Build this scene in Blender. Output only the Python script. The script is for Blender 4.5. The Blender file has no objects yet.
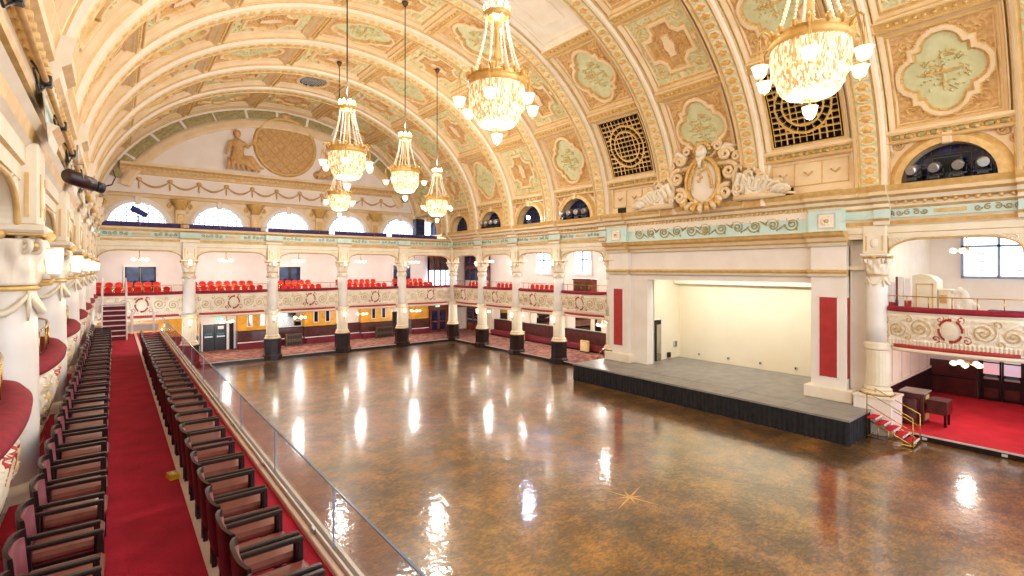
import bpy, math, random
import numpy as np
from math import pi, sin, cos, radians as R, sqrt
random.seed(7)
C = bpy.context.scene.collection
S = bpy.context.scene
# ------------------------------------------------------------------ camera, world, exposure
cam = bpy.data.cameras.new('camera'); camo = bpy.data.objects.new('camera', cam); C.objects.link(camo)
camo.location = (0, 0, 6.0); camo.rotation_euler = (R(90), 0, -R(38.517))
cam.sensor_width = 36; cam.lens = 500.16 / 1024 * 36; cam.shift_y = -19.34 / 1024; cam.clip_start = .05
S.camera = camo
W = bpy.data.worlds.new('world'); S.world = W; W.use_nodes = True
W.node_tree.nodes['Background'].inputs[0].default_value = (.90, .96, 1.06, 1)
W.node_tree.nodes['Background'].inputs[1].default_value = 2.7
S.view_settings.view_transform = 'Standard'; S.view_settings.look = 'None'
S.view_settings.exposure = 0.28; S.view_settings.gamma = 1
try: S.view_settings.use_curve_mapping = False
except Exception: pass
CHAND_W, CLUSTER_W, SCONCE_W = 800, 130, 6     # the watts of the room's own lamps
S.cycles.max_bounces = 8; S.cycles.diffuse_bounces = 5; S.cycles.glossy_bounces = 4; S.cycles.transparent_max_bounces = 12
S.cycles.sample_clamp_indirect = 6; S.cycles.caustics_reflective = False; S.cycles.caustics_refractive = False

# ------------------------------------------------------------------ materials
def lin(c):
    o = []
    for v in c:
        v /= 255.0
        o.append(v / 12.92 if v <= .04045 else ((v + .055) / 1.055) ** 2.4)
    return (o[0], o[1], o[2], 1)
MATS = {}
def mat(name, c1, c2=None, rough=.6, scale=3.0, metal=0, bump=0, bscale=None, emit=0, coat=0, spec=None, tex='noise'):
    m = bpy.data.materials.new(name); m.use_nodes = True
    nt = m.node_tree; b = nt.nodes['Principled BSDF']
    b.inputs['Roughness'].default_value = rough; b.inputs['Metallic'].default_value = metal
    if coat: b.inputs['Coat Weight'].default_value = coat; b.inputs['Coat Roughness'].default_value = .1
    if spec is not None: b.inputs['Specular IOR Level'].default_value = spec
    tc = nt.nodes.new('ShaderNodeTexCoord')
    if c2 is None: c2 = tuple(max(0, v - 14) for v in c1)
    if tex == 'voronoi':
        n = nt.nodes.new('ShaderNodeTexVoronoi'); n.inputs['Scale'].default_value = scale; out = n.outputs['Color']
    else:
        n = nt.nodes.new('ShaderNodeTexNoise'); n.inputs['Scale'].default_value = scale; n.inputs['Detail'].default_value = 4; out = n.outputs['Fac']
    nt.links.new(tc.outputs['Object'], n.inputs['Vector'])
    r = nt.nodes.new('ShaderNodeValToRGB')
    r.color_ramp.elements[0].position = .35; r.color_ramp.elements[1].position = .65
    r.color_ramp.elements[0].color = lin(c2); r.color_ramp.elements[1].color = lin(c1)
    nt.links.new(out, r.inputs['Fac']); nt.links.new(r.outputs['Color'], b.inputs['Base Color'])
    if emit:
        nt.links.new(r.outputs['Color'], b.inputs['Emission Color']); b.inputs['Emission Strength'].default_value = emit
    if bump:
        n2 = nt.nodes.new('ShaderNodeTexNoise'); n2.inputs['Scale'].default_value = bscale or scale * 6; n2.inputs['Detail'].default_value = 3
        nt.links.new(tc.outputs['Object'], n2.inputs['Vector'])
        bp = nt.nodes.new('ShaderNodeBump'); bp.inputs['Strength'].default_value = bump; bp.inputs['Distance'].default_value = .03
        nt.links.new(n2.outputs['Fac'], bp.inputs['Height']); nt.links.new(bp.outputs['Normal'], b.inputs['Normal'])
    MATS[name] = m
    return m
mat('vault_cream', (234, 208, 164), (224, 194, 146), .5, 1.5)
mat('cream', (240, 228, 206), (232, 218, 192), .5, 1.5)
mat('gold', (222, 184, 116), (204, 162, 92), .42, 5, .12)
mat('old_gold', (206, 176, 118), (190, 156, 98), .5, 6)
mat('gilt', (226, 186, 108), (206, 160, 82), .38, 8, .2)
mat('buff_relief', (212, 170, 112), (194, 148, 90), .6, 6)
mat('pale_green', (212, 210, 162), (200, 196, 144), .55, 3)
mat('olive', (150, 136, 84), (178, 160, 102), .6, 6)
mat('white_plaster', (240, 232, 220), (233, 224, 210), .6, 1)
mat('pink_plaster', (242, 232, 222), (236, 224, 212), .6, 1)
mat('column_white', (238, 232, 222), (230, 224, 214), .35, 1.5)
mat('flute_cream', (236, 224, 198), (226, 212, 180), .4, 2)
mat('frieze_blue', (202, 226, 216), (192, 218, 208), .55, 3)
mat('mullion', (150, 160, 182), (136, 146, 170), .5)
mat('sky_grey', (200, 196, 190), (190, 186, 178), .6)
mat('red_velvet', (150, 16, 42), (128, 8, 32), .85, 8)
mat('maroon', (112, 14, 34), (92, 8, 24), .7, 6)
mat('red_carpet', (196, 22, 60), (172, 14, 48), .95, 2.2, bump=.4, bscale=60)
mat('bright_carpet', (222, 32, 52), (200, 20, 40), .95, 1.2, bump=.3, bscale=60)
mat('pattern_carpet', (150, 104, 86), (112, 62, 54), .95, 4, tex='voronoi')
mat('red_panel', (178, 48, 44), (166, 40, 38), .6, 3)
mat('red_cloth', (222, 20, 26), (200, 12, 18), .75, 8)
mat('dark_wood', (40, 20, 19), (24, 11, 12), .32, 4, spec=.35)
mat('mahogany', (84, 34, 28), (58, 22, 20), .3, 3, coat=.3)
mat('door_wood', (142, 64, 36), (112, 46, 26), .35, 3)
mat('leather', (136, 74, 62), (114, 58, 48), .34, 5, coat=.2)
mat('leather_mauve_reflection', (158, 92, 104), (138, 76, 88), .34, 5, coat=.2)  # same leather, mauve reflection on the back pads put into its colour
mat('black_cloth', (34, 32, 34), (22, 20, 22), .9, 6)
mat('black_metal', (28, 26, 28), (18, 16, 18), .4, 6)
mat('dark_void', (26, 22, 24), (14, 12, 14), .8, 3)
mat('dark_glass', (34, 48, 96), (16, 22, 48), .08, 2.4)
mat('brown_barrel', (58, 34, 32), (36, 22, 24), .35, 6)
mat('stage_grey', (152, 148, 142), (136, 132, 126), .45, 2)
mat('stage_wall', (240, 230, 204), (236, 224, 196), .7, .6)
mat('yellow_tile', (224, 164, 42), (204, 140, 26), .4, 3)
mat('brass', (212, 172, 84), (190, 146, 62), .25, 6, .9)
mat('steel', (196, 194, 188), (180, 178, 172), .3, 6, .8)
mat('ledge', (240, 216, 202), (230, 204, 188), .5, 3)
mat('white_paint', (238, 230, 226), (230, 220, 216), .45, 3)
mat('yellow_plastic', (236, 196, 20), (226, 182, 10), .5)
mat('beige_panel', (214, 186, 120), (196, 166, 98), .5, 4)
mat('bronze', (104, 84, 62), (74, 58, 44), .4, 12, .5)
mat('teal', (30, 110, 108), (20, 90, 92), .5)
mat('blue_seat', (66, 72, 140), (44, 46, 104), .7, 6)
mat('mirror', (200, 196, 186), (180, 176, 166), .03, 2, 1.0)
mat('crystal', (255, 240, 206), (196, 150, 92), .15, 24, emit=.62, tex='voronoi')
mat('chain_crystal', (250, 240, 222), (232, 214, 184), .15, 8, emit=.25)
mat('bulb', (255, 236, 196), (255, 228, 180), .3, 2, emit=6)
mat('lamp_glass', (255, 240, 212), (255, 232, 196), .2, 3, emit=1.1)
mat('window_light', (214, 230, 255), (196, 216, 255), .2, .35, emit=3.2)
mat('spot_glow', (214, 230, 255), (190, 214, 255), .2, 2, emit=400)
mat('stain_pink', (236, 176, 176), (214, 196, 214), .2, 1.5, emit=.5)
mat('stain_blue', (196, 214, 236), (226, 226, 206), .2, 1.5, emit=.6)
mat('exit_green', (60, 200, 150), (50, 190, 140), .4, emit=1.2)
mat('exit_white', (240, 255, 248), None, .4, emit=1.2)
nt = MATS['crystal'].node_tree; vv = [n for n in nt.nodes if n.type == 'TEX_VORONOI'][0]; tcn = [n for n in nt.nodes if n.type == 'TEX_COORD'][0]
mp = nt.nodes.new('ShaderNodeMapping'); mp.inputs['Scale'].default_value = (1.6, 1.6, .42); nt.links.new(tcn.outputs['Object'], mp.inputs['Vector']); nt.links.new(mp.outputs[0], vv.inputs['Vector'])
# glass of the balustrade
m = bpy.data.materials.new('clear_glass'); m.use_nodes = True; nt = m.node_tree
for n in list(nt.nodes):
    if n.type != 'OUTPUT_MATERIAL': nt.nodes.remove(n)
out = [n for n in nt.nodes if n.type == 'OUTPUT_MATERIAL'][0]
tr = nt.nodes.new('ShaderNodeBsdfTransparent'); tr.inputs[0].default_value = (.93, .95, .95, 1)
gl = nt.nodes.new('ShaderNodeBsdfGlossy'); gl.inputs['Roughness'].default_value = .02
lw = nt.nodes.new('ShaderNodeLayerWeight'); lw.inputs['Blend'].default_value = .5
pw = nt.nodes.new('ShaderNodeMath'); pw.operation = 'POWER'; pw.inputs[1].default_value = 4; nt.links.new(lw.outputs['Facing'], pw.inputs[0])
fr = nt.nodes.new('ShaderNodeMath'); fr.operation = 'MULTIPLY_ADD'; fr.inputs[1].default_value = .45; fr.inputs[2].default_value = .03; nt.links.new(pw.outputs[0], fr.inputs[0])
mx = nt.nodes.new('ShaderNodeMixShader')
nt.links.new(fr.outputs[0], mx.inputs[0]); nt.links.new(tr.outputs[0], mx.inputs[1]); nt.links.new(gl.outputs[0], mx.inputs[2]); nt.links.new(mx.outputs[0], out.inputs[0])
MATS['clear_glass'] = m
mat('glass_edge', (120, 150, 176), (96, 126, 160), .1, 2)
# ballroom parquet
m = bpy.data.materials.new('parquet'); m.use_nodes = True; nt = m.node_tree; b = nt.nodes['Principled BSDF']
tc = nt.nodes.new('ShaderNodeTexCoord')
vo = nt.nodes.new('ShaderNodeTexVoronoi'); vo.inputs['Scale'].default_value = 11.0
mp = nt.nodes.new('ShaderNodeMapping'); mp.inputs['Rotation'].default_value = (0, 0, .6); mp.inputs['Scale'].default_value = (1.0, 2.2, 1)
nt.links.new(tc.outputs['Object'], mp.inputs['Vector']); nt.links.new(mp.outputs[0], vo.inputs['Vector'])
n1 = nt.nodes.new('ShaderNodeTexNoise'); n1.inputs['Scale'].default_value = .9; n1.inputs['Detail'].default_value = 8; n1.inputs['Roughness'].default_value = .72
nt.links.new(tc.outputs['Object'], n1.inputs['Vector'])
sp = nt.nodes.new('ShaderNodeSeparateColor'); nt.links.new(vo.outputs['Color'], sp.inputs[0])
ma = nt.nodes.new('ShaderNodeMath'); ma.operation = 'MULTIPLY_ADD'; ma.inputs[1].default_value = .17
nt.links.new(sp.outputs[0], ma.inputs[0]); nt.links.new(n1.outputs['Fac'], ma.inputs[2])
rp = nt.nodes.new('ShaderNodeValToRGB'); e = rp.color_ramp.elements
e[0].position = .36; e[0].color = lin((38, 30, 20)); e[1].position = .84; e[1].color = lin((188, 136, 60))
x = e.new(.52); x.color = lin((84, 62, 36)); x = e.new(.64); x.color = lin((134, 94, 42))
nt.links.new(ma.outputs[0], rp.inputs[0]); nt.links.new(rp.outputs[0], b.inputs['Base Color'])
b.inputs['Roughness'].default_value = .28; b.inputs['Coat Weight'].default_value = 1.0; b.inputs['Coat Roughness'].default_value = .07; b.inputs['Coat IOR'].default_value = 2.3
n2 = nt.nodes.new('ShaderNodeTexNoise'); n2.inputs['Scale'].default_value = 4.5; n2.inputs['Detail'].default_value = 4
nt.links.new(tc.outputs['Object'], n2.inputs['Vector'])
bp = nt.nodes.new('ShaderNodeBump'); bp.inputs['Strength'].default_value = .15; bp.inputs['Distance'].default_value = .05
nt.links.new(n2.outputs['Fac'], bp.inputs['Height']); nt.links.new(bp.outputs[0], b.inputs['Normal']); nt.links.new(bp.outputs[0], b.inputs['Coat Normal'])
MATS['parquet'] = m

# ------------------------------------------------------------------ mesh builder
class MB:
    def __init__(s, T=None, flip=False): s.v = []; s.f = []; s.m = []; s.sm = []; s.n = 0; s.T = T; s.flip = flip; s.names = []
    def mi(s, name):
        if name not in s.names: s.names.append(name)
        return s.names.index(name)
    def add(s, V, F, m, smooth=False):
        V = [tuple(map(float, p)) for p in V]
        o = s.n; s.v += V; s.n += len(V)
        if isinstance(m, str): ms = [s.mi(m)] * len(F)
        else: ms = [s.mi(x) for x in m]
        for f in F: s.f.append(tuple(i + o for i in f))
        s.m += ms; s.sm += [smooth] * len(F)
        return s
    def box(s, x0, x1, y0, y1, z0, z1, m, b=0):
        if x0 > x1: x0, x1 = x1, x0
        if y0 > y1: y0, y1 = y1, y0
        if z0 > z1: z0, z1 = z1, z0
        if b:
            b = min(b, (x1 - x0) / 3, (y1 - y0) / 3, (z1 - z0) / 3)
            V = []
            for (sx, xx) in ((1, x0), (-1, x1)):
                for (sy, yy) in ((1, y0), (-1, y1)):
                    for (sz, zz) in ((1, z0), (-1, z1)):
                        V += [(xx, yy + sy * b, zz + sz * b), (xx + sx * b, yy, zz + sz * b), (xx + sx * b, yy + sy * b, zz)]
            F = []
            I = lambda i, j, k, a: ((i * 2 + j) * 2 + k) * 3 + a
            for i in (0, 1):
                q = [I(i, 0, 0, 0), I(i, 1, 0, 0), I(i, 1, 1, 0), I(i, 0, 1, 0)]; F.append(q if i else q[::-1])
                q = [I(0, i, 0, 1), I(0, i, 1, 1), I(1, i, 1, 1), I(1, i, 0, 1)]; F.append(q if i else q[::-1])
                q = [I(0, 0, i, 2), I(1, 0, i, 2), I(1, 1, i, 2), I(0, 1, i, 2)]; F.append(q if i else q[::-1])
                for j in (0, 1):
                    F.append([I(i, j, 0, 0), I(i, j, 1, 0), I(i, j, 1, 1), I(i, j, 0, 1)])
                    F.append([I(i, 0, j, 0), I(i, 1, j, 0), I(i, 1, j, 2), I(i, 0, j, 2)])
                    F.append([I(0, i, j, 1), I(1, i, j, 1), I(1, i, j, 2), I(0, i, j, 2)])
                    for k in (0, 1): F.append([I(i, j, k, 0), I(i, j, k, 1), I(i, j, k, 2)])
            return s.add(V, F, m)
        V = [(x0, y0, z0), (x1, y0, z0), (x1, y1, z0), (x0, y1, z0), (x0, y0, z1), (x1, y0, z1), (x1, y1, z1), (x0, y1, z1)]
        return s.add(V, [(3, 2, 1, 0), (4, 5, 6, 7), (0, 1, 5, 4), (1, 2, 6, 5), (2, 3, 7, 6), (3, 0, 4, 7)], m)
    def grid(s, P, m, smooth=True, closed=False):
        nu, nv = P.shape[:2]; V = P.reshape(-1, 3); F = []
        for i in range(nu if closed else nu - 1):
            i2 = (i + 1) % nu
            for j in range(nv - 1): F.append((i * nv + j, i2 * nv + j, i2 * nv + j + 1, i * nv + j + 1))
        return s.add(V, F, m, smooth)
    def lathe(s, prof, n=24, c=(0, 0, 0), m='gold', rmod=None, cap=True, smooth=True, ph=0):
        th = np.arange(n) * 2 * pi / n + ph
        P = np.zeros((n, len(prof), 3))
        for j, (r, z) in enumerate(prof):
            rr = r * (1 + (rmod(th, z) if rmod else 0))
            P[:, j, 0] = c[0] + rr * np.cos(th); P[:, j, 1] = c[1] + rr * np.sin(th); P[:, j, 2] = c[2] + z
        s.grid(P, m, smooth, True)
        if cap:
            o = s.n - n * len(prof); k = len(prof)
            mm = s.mi(m if isinstance(m, str) else m[0])
            if prof[0][0] > 1e-4: s.f.append(tuple(o + i * k for i in range(n))[::-1]); s.m.append(mm); s.sm.append(False)
            if prof[-1][0] > 1e-4: s.f.append(tuple(o + i * k + k - 1 for i in range(n))); s.m.append(mm); s.sm.append(False)
        return s
    def tube(s, pts, r, n=8, m='gold', closed=False, smooth=True):
        P = np.array(pts, float); k = len(P); rr = r if hasattr(r, '__len__') else [r] * k
        T = np.zeros_like(P)
        for i in range(k):
            a = P[(i - 1) % k] if (closed or i > 0) else P[i]; b = P[(i + 1) % k] if (closed or i < k - 1) else P[i]
            T[i] = (b - a) / (np.linalg.norm(b - a) + 1e-9)
        u = np.cross(T[0], (0, 0, 1)); 
        if np.linalg.norm(u) < .1: u = np.cross(T[0], (0, 1, 0))
        u /= np.linalg.norm(u); G = np.zeros((k, n, 3))
        for i in range(k):
            u = u - T[i] * np.dot(u, T[i]); u /= np.linalg.norm(u) + 1e-9; w = np.cross(T[i], u)
            for j in range(n): G[i, j] = P[i] + rr[i] * (cos(2 * pi * j / n) * u + sin(2 * pi * j / n) * w)
        V = G.reshape(-1, 3); F = []
        for i in range(k if closed else k - 1):
            i2 = (i + 1) % k
            for j in range(n): F.append((i * n + j, i * n + (j + 1) % n, i2 * n + (j + 1) % n, i2 * n + j))
        s.add(V, F, m, smooth)
        if not closed:
            o = s.n - k * n; mm = s.mi(m)
            s.f.append(tuple(o + j for j in range(n))[::-1]); s.f.append(tuple(o + (k - 1) * n + j for j in range(n))); s.m += [mm, mm]; s.sm += [False, False]
        return s
    def prism(s, poly, f0, f1, m, smooth=False):
        # poly: 2D points; f0/f1 map a 2D point to 3D at the two ends
        k = len(poly); V = [f0(p) for p in poly] + [f1(p) for p in poly]
        F = [tuple(range(k))[::-1], tuple(range(k, 2 * k))] + [(i, (i + 1) % k, k + (i + 1) % k, k + i) for i in range(k)]
        return s.add(V, F, m, smooth)
    def ball(s, c, r, m, n=10):
        r = r if hasattr(r, '__len__') else (r, r, r)
        P = np.zeros((n, n // 2 + 1, 3))
        for i in range(n):
            for j in range(n // 2 + 1):
                a = 2 * pi * i / n; b = -pi / 2 + pi * j / (n // 2)
                P[i, j] = (c[0] + r[0] * cos(a) * cos(b), c[1] + r[1] * sin(a) * cos(b), c[2] + r[2] * sin(b))
        return s.grid(P, m, True, True)
    def mesh(s, name):
        me = bpy.data.meshes.new(name); V = s.v
        if s.T: V = [s.T(p) for p in V]
        F = [f[::-1] for f in s.f] if s.flip else s.f
        me.from_pydata(V, [], F)
        for n in s.names: me.materials.append(MATS[n])
        me.polygons.foreach_set('material_index', s.m); me.polygons.foreach_set('use_smooth', s.sm)
        me.validate(); me.update()
        return me
    def build(s, name, parent=None, loc=None, rot=None):
        return link(name, s.mesh(name), parent, loc, rot)
def link(name, me, parent=None, loc=None, rot=None):
    o = bpy.data.objects.new(name, me); C.objects.link(o)
    if parent: o.parent = parent
    if loc: o.location = loc
    if rot is not None: o.rotation_euler = (0, 0, rot) if not hasattr(rot, '__len__') else rot
    return o
def tag(o, label, cat, group=None, kind=None):
    o['label'] = label; o['category'] = cat
    if group: o['group'] = group
    if kind: o['kind'] = kind
    return o
def thing(name, label, cat, loc=(0, 0, 0), rot=0, group=None):
    o = link(name, None, None, loc, rot); o.empty_display_size = .2
    return tag(o, label, cat, group)
def struct(o): o['kind'] = 'structure'; return o
def dup(root, loc, rot, label, parent=None):
    c = root.copy(); C.objects.link(c); c.location = loc
    c.rotation_euler = (0, 0, rot)
    if label: c['label'] = label
    def rec(a, b):
        for ch in kids.get(a.name, ()):
            d = ch.copy(); C.objects.link(d); d.parent = b; rec(ch, d)
    kids = {}
    stack = [root]
    while stack:
        a = stack.pop(); kids[a.name] = list(a.children); stack += kids[a.name]
    rec(root, c)
    return c
def light(name, loc, watts, rad=.15, col=(1, .96, .91), parent=None):
    l = bpy.data.lights.new(name, 'POINT'); l.energy = watts; l.shadow_soft_size = rad; l.color = col
    o = bpy.data.objects.new(name, l); C.objects.link(o); o.location = loc
    if parent: o.parent = parent
    return o
ORD = 'first second third fourth fifth sixth seventh eighth ninth tenth eleventh twelfth thirteenth fourteenth fifteenth sixteenth seventeenth eighteenth nineteenth twentieth'.split()
ORD += ['twenty-' + x for x in ORD[:9]] + ['thirtieth'] + ['thirty-' + x for x in ORD[:9]]

# ------------------------------------------------------------------ plan of the hall (metres)
XL, XR, YF = -1.10, 22.18, 35.79
XC = (XL + XR) / 2; BX = (XR - XL) / 5; BY = 4.244
YC = [YF - BY * k for k in range(12)]      # column lines, 0 = far corner
XV = 10.2                                  # axis of the vault
ZS, VA, VB = 8.95, 11.6, 9.4               # vault springing and semi-axes
YW = 41.0                                  # far wall behind the galleries
LY = [YC[0], YC[1], YC[2], YC[3], YC[4], 13.9, 9.0, 4.1, -.8, -5.7]   # left gallery column lines
T0 = R(10); DT = R(160 / 7)
def VP(t, y, d=0): return (XV + (VA - d) * cos(t), y, ZS + (VB - d) * sin(t))
def mirx(p): return (2 * XV - p[0], p[1], p[2])

def spiral(c, r0, turns, s=1, a0=0, k=40, decay=.16):
    return [(c[0] + r0 * math.exp(-decay * 2 * pi * turns * i / k) * cos(a0 + s * 2 * pi * turns * i / k), c[1] + r0 * math.exp(-decay * 2 * pi * turns * i / k) * sin(a0 + s * 2 * pi * turns * i / k)) for i in range(k + 1)]
def swirl(x, y, cx, cy, r0, sg, pitch=.13):
    dx, dy = x - cx, y - cy; r = np.hypot(dx, dy); th = np.arctan2(dy, dx)
    return np.clip(np.cos(2 * pi * r / pitch - sg * th), 0, 1) * np.clip(1.25 - r / r0, 0, 1) * (r < r0 * 1.2)
def leafy(x, y, f):
    return .5 + .5 * np.sin(f * x + 1.7 * np.sin(f * .83 * y)) * np.cos(f * 1.07 * y + 1.9 * np.sin(f * .71 * x))

# ------------------------------------------------------------------ coffer panels of the vault
HU, HV = 1.48, 1.66
def panel_field(kind, n):
    nu, nv = n
    x = np.linspace(-HU, HU, nu)[:, None] * np.ones((1, nv)); y = np.linspace(-HV, HV, nv)[None, :] * np.ones((nu, 1))
    de = np.minimum(HU - abs(x), HV - abs(y))
    d = np.interp(de, [0, .03, .05, .15, .17, .22, .23, .27, .28], [.30, .30, .24, .10, .14, .14, .05, .05, .03])
    mt = np.full((nu, nv), 'vault_cream', dtype=object)
    mt[(de > .165) & (de < .225)] = 'gold'; mt[(de > .02) & (de < .05)] = 'gold'
    fld = de > .27
    if kind == 'plain':
        mt[:] = 'cream'; e2 = de - .75
        d = d + np.where((e2 > 0) & (e2 < .12), .05, 0)
        return x, y, d, mt
    if kind == 'grille':
        mt[de > .17] = 'dark_void'; d = np.where(de > .17, -.25, d)
        g = .235; bx_ = (np.abs((x / g) % 1 - .5) > .36); by_ = (np.abs((y / g) % 1 - .5) > .36)
        r = np.hypot(x, y * .95); ring = (abs(r - .98) < .055) | (abs(r - .72) < .05)
        ann = (r < .98) & (r > .72); spoke = (np.cos(20 * np.arctan2(y, x)) > .8)
        bar = np.where(ann, spoke, bx_ | by_) | ring
        sel = fld & bar; d[sel] = .06; mt[sel] = 'gilt'
        d[(de > .17) & (de <= .25)] = .06; mt[(de > .17) & (de <= .25)] = 'gold'
        return x, y, d, mt
    if kind == 'Q':
        sd = np.minimum.reduce([np.hypot(abs(x) - .56, y) - .50, np.hypot(x, abs(y) - .70) - .50, np.maximum(abs(x) - .66, abs(y) - .74)])
    elif kind == 'oval':
        sd = (np.hypot(x / 1.0, y / .62) - 1) * .62
    else:
        sd = np.minimum.reduce([np.hypot(x, y) - .70, np.maximum(abs(x) - .34, abs(y) - .92), np.maximum(abs(x) - .86, abs(y) - .36)])
    ins = sd < 0; band = (sd >= 0) & (sd < .19) & fld; tie = ((abs(x) < .09) | (abs(y) < .09)) & (sd >= .19) & fld
    cor = fld & (sd >= .19) & ~tie
    sc = np.zeros_like(x)
    for sx in (-1, 1):
        for sy in (-1, 1):
            for (a, b_, r_) in ((.86, .98, .34), (.50, 1.12, .22), (.95, .55, .24)):
                sc = np.maximum(sc, swirl(x, y, sx * a, sy * b_, r_, sx * sy, .15))
    sc = np.maximum(sc, .6 * leafy(x, y, 17))
    d[cor] = .02 + .085 * sc[cor]
    mt[cor] = 'buff_relief' if kind != 'M' else 'pale_green'; mt[cor & (sc > .44)] = 'gold'
    d[band] = .15; d[tie] = .13
    gl = ((sd > -.05) & (sd < .025)) | ((sd > .165) & (sd < .205)); gl &= fld
    mt[gl] = 'gold'; d[gl] = .12
    mt[(band | tie) & ~gl] = 'vault_cream'
    r = np.hypot(x, y); th = np.arctan2(y, x)
    if kind == 'Q':
        d[ins] = .0; mt[ins & ~gl] = 'pale_green'
        orn = np.clip(np.cos(4 * th) - .55, 0, 1) * 2 * np.clip(1.05 - r, 0, 1) * (.55 + .6 * leafy(x, y, 26)) + np.clip(.2 - r, 0, 1) * 4
        orn = np.maximum(orn, np.clip(leafy(x, y, 22) - .66, 0, 1) * 2.4 * (r < .66))
        o_ = ins & (orn > .42) & (sd < -.1); d[o_] = .04 + .06 * np.clip(orn[o_], 0, 1); mt[o_] = 'gold'
    elif kind == 'oval':
        d[ins] = -.2; mt[ins] = 'dark_void'
        b_ = ins & ((abs((x + y) * 4.2 % 1 - .5) > .38) | (abs((x - y) * 4.2 % 1 - .5) > .38)); d[b_] = .05; mt[b_] = 'sky_grey'
    else:
        d[ins] = .02; mt[ins & ~gl] = 'buff_relief'
        sh = (abs(x) < .20 + .04 * np.cos(9 * y)) & (abs(y) < .44); d[ins & sh] = .13; mt[ins & sh] = 'vault_cream'
        w_ = np.maximum(swirl(x, y, .42, -.1, .24, 1, .12), swirl(x, y, -.42, -.1, .24, -1, .12)); w_ = np.maximum(w_, .5 * leafy(x, y, 20))
        o_ = ins & ~sh & (w_ > .36) & (sd < -.06); d[o_] = .05 + .06 * w_[o_]; mt[o_] = 'gold'
    return x, y, d, mt
FIELDS = {}
PMESH = {}
def panel_mesh(kind, row, squeeze=1.0):
    key = (kind, row, squeeze)
    if key in PMESH: return PMESH[key]
    if kind not in FIELDS: FIELDS[kind] = panel_field(kind, (112, 126) if kind in ('grille', 'oval') else (84, 94))
    x, y, d, mt = FIELDS[kind]
    tc = T0 + DT * (row + .5); dl = DT / 2 - R(1.15)
    if row >= 4: y = -y
    t = tc + (y / HV) * dl
    P = np.stack([XV + (VA - d) * np.cos(t), x * squeeze, ZS + (VB - d) * np.sin(t)], -1)
    mb = MB(); nu, nv = x.shape
    fm = list(mt[:-1, :-1].reshape(-1))
    mb.grid(P, fm, False)
    PMESH[key] = mb.mesh('coffer_panel')
    return PMESH[key]

# ceiling shell (outer) as the top-level ceiling
mb = MB(); tt = np.linspace(0, pi, 61)
Ys = np.array([YW + .05, 12, -9.0])
P = np.zeros((61, 3, 3))
for i, t in enumerate(tt):
    for j, y in enumerate(Ys): P[i, j] = VP(t, y, -.35)
mb.grid(P, 'vault_cream')
ceiling = struct(mb.build('ceiling'))
EDGES = [(YC[k + 1], YC[k]) for k in range(7, -1, -1)] + [(YC[0], YW)]   # bays from near (A) to far (I)
for b, (y0, y1) in enumerate(EDGES):
    yc = (y0 + y1) / 2; sq = (y1 - y0 - 1.2) / 2 / HU; sq = round(sq, 3)
    for row in range(7):
        rr = min(row, 6 - row)
        kind = 'Q' if (b + rr + 1) % 2 else 'M'
        if row == 0 and b in (1, 3): kind = 'grille'
        if row == 2 and b == 3: kind = 'plain'
        if row == 3 and b == 7: kind = 'oval'
        link('ventilation_grille' if kind == 'grille' else 'coffer_panel', panel_mesh(kind, row, sq), ceiling, (0, yc, 0))
# purlin bands between the rows
mb = MB(); na = 7
for k in range(8):
    t = T0 + DT * k; h = R(1.25)
    prof = [(-1, .0), (-1, .26), (-.8, .34), (-.55, .34), (-.5, .26), (.5, .26), (.55, .34), (.8, .34), (1, .26), (1, .0)]
    mats_ = ['vault_cream', 'vault_cream', 'gold', 'vault_cream', 'gold', 'vault_cream', 'gold', 'vault_cream', 'vault_cream']
    for (y0, y1) in EDGES:
        P = np.zeros((2, len(prof), 3))
        for i, y in enumerate((y0, y1)):
            for j, (a, d) in enumerate(prof): P[i, j] = VP(t + a * h, y, d)
        mb.grid(P, mats_, False)
        nb = int((y1 - y0 - 1.2) / .24)
        for q in range(nb):
            yy = y0 + .66 + q * .24
            mb.ball(VP(t, yy, .28), (.07, .08, .07), 'gold', 6)
mb.build('purlin_band', ceiling)
# ribs
def rib_mesh():
    mb = MB(); nt_ = 150; tt = np.linspace(R(-2), R(182), nt_)
    prof = [(-.66, .0), (-.66, .10), (-.58, .16), (-.55, .30), (-.50, .34), (-.44, .46), (-.36, .50), (-.33, .44), (-.28, .44)]
    prof = prof + [(-a, d) for a, d in prof[::-1]]
    P = np.zeros((nt_, len(prof), 3))
    for i, t in enumerate(tt):
        for j, (a, d) in enumerate(prof): P[i, j] = VP(t, a, d)
    half = ['vault_cream', 'cream', 'vault_cream', 'gold', 'cream', 'vault_cream', 'gold', 'gold']
    mm = half + ['buff_relief'] + half[::-1]
    mb.grid(P, mm * (nt_ - 1), False)
    n2 = 560; tt = np.linspace(R(0), R(180), n2); w = np.linspace(-.27, .27, 9)
    P = np.zeros((n2, 9, 3)); fm = []
    arc = tt * 10.3
    for i, t in enumerate(tt):
        ph = (arc[i] % .42) / .42
        for j, a in enumerate(w):
            r = sqrt((a / .22) ** 2 + ((ph - .5) / .42) ** 2)
            h = .06 * max(0, 1 - r) ** .5 + (.025 if abs(r - 1) < .2 else 0)
            P[i, j] = VP(t, a, .45 + h)
        if i < n2 - 1:
            for j in range(8):
                a = (w[j] + w[j + 1]) / 2; r = sqrt((a / .22) ** 2 + ((ph - .5) / .42) ** 2)
                fm.append('gilt' if r < .8 else ('vault_cream' if r < 1.15 else 'pale_green'))
    mb.grid(P, fm, False)
    return mb.mesh('rib')
RM = rib_mesh()
for k in range(0, 10): link('rib', RM, ceiling, (0, YC[k], 0))
link('rib', RM, ceiling, (0, YW + .3, 0))

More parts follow.
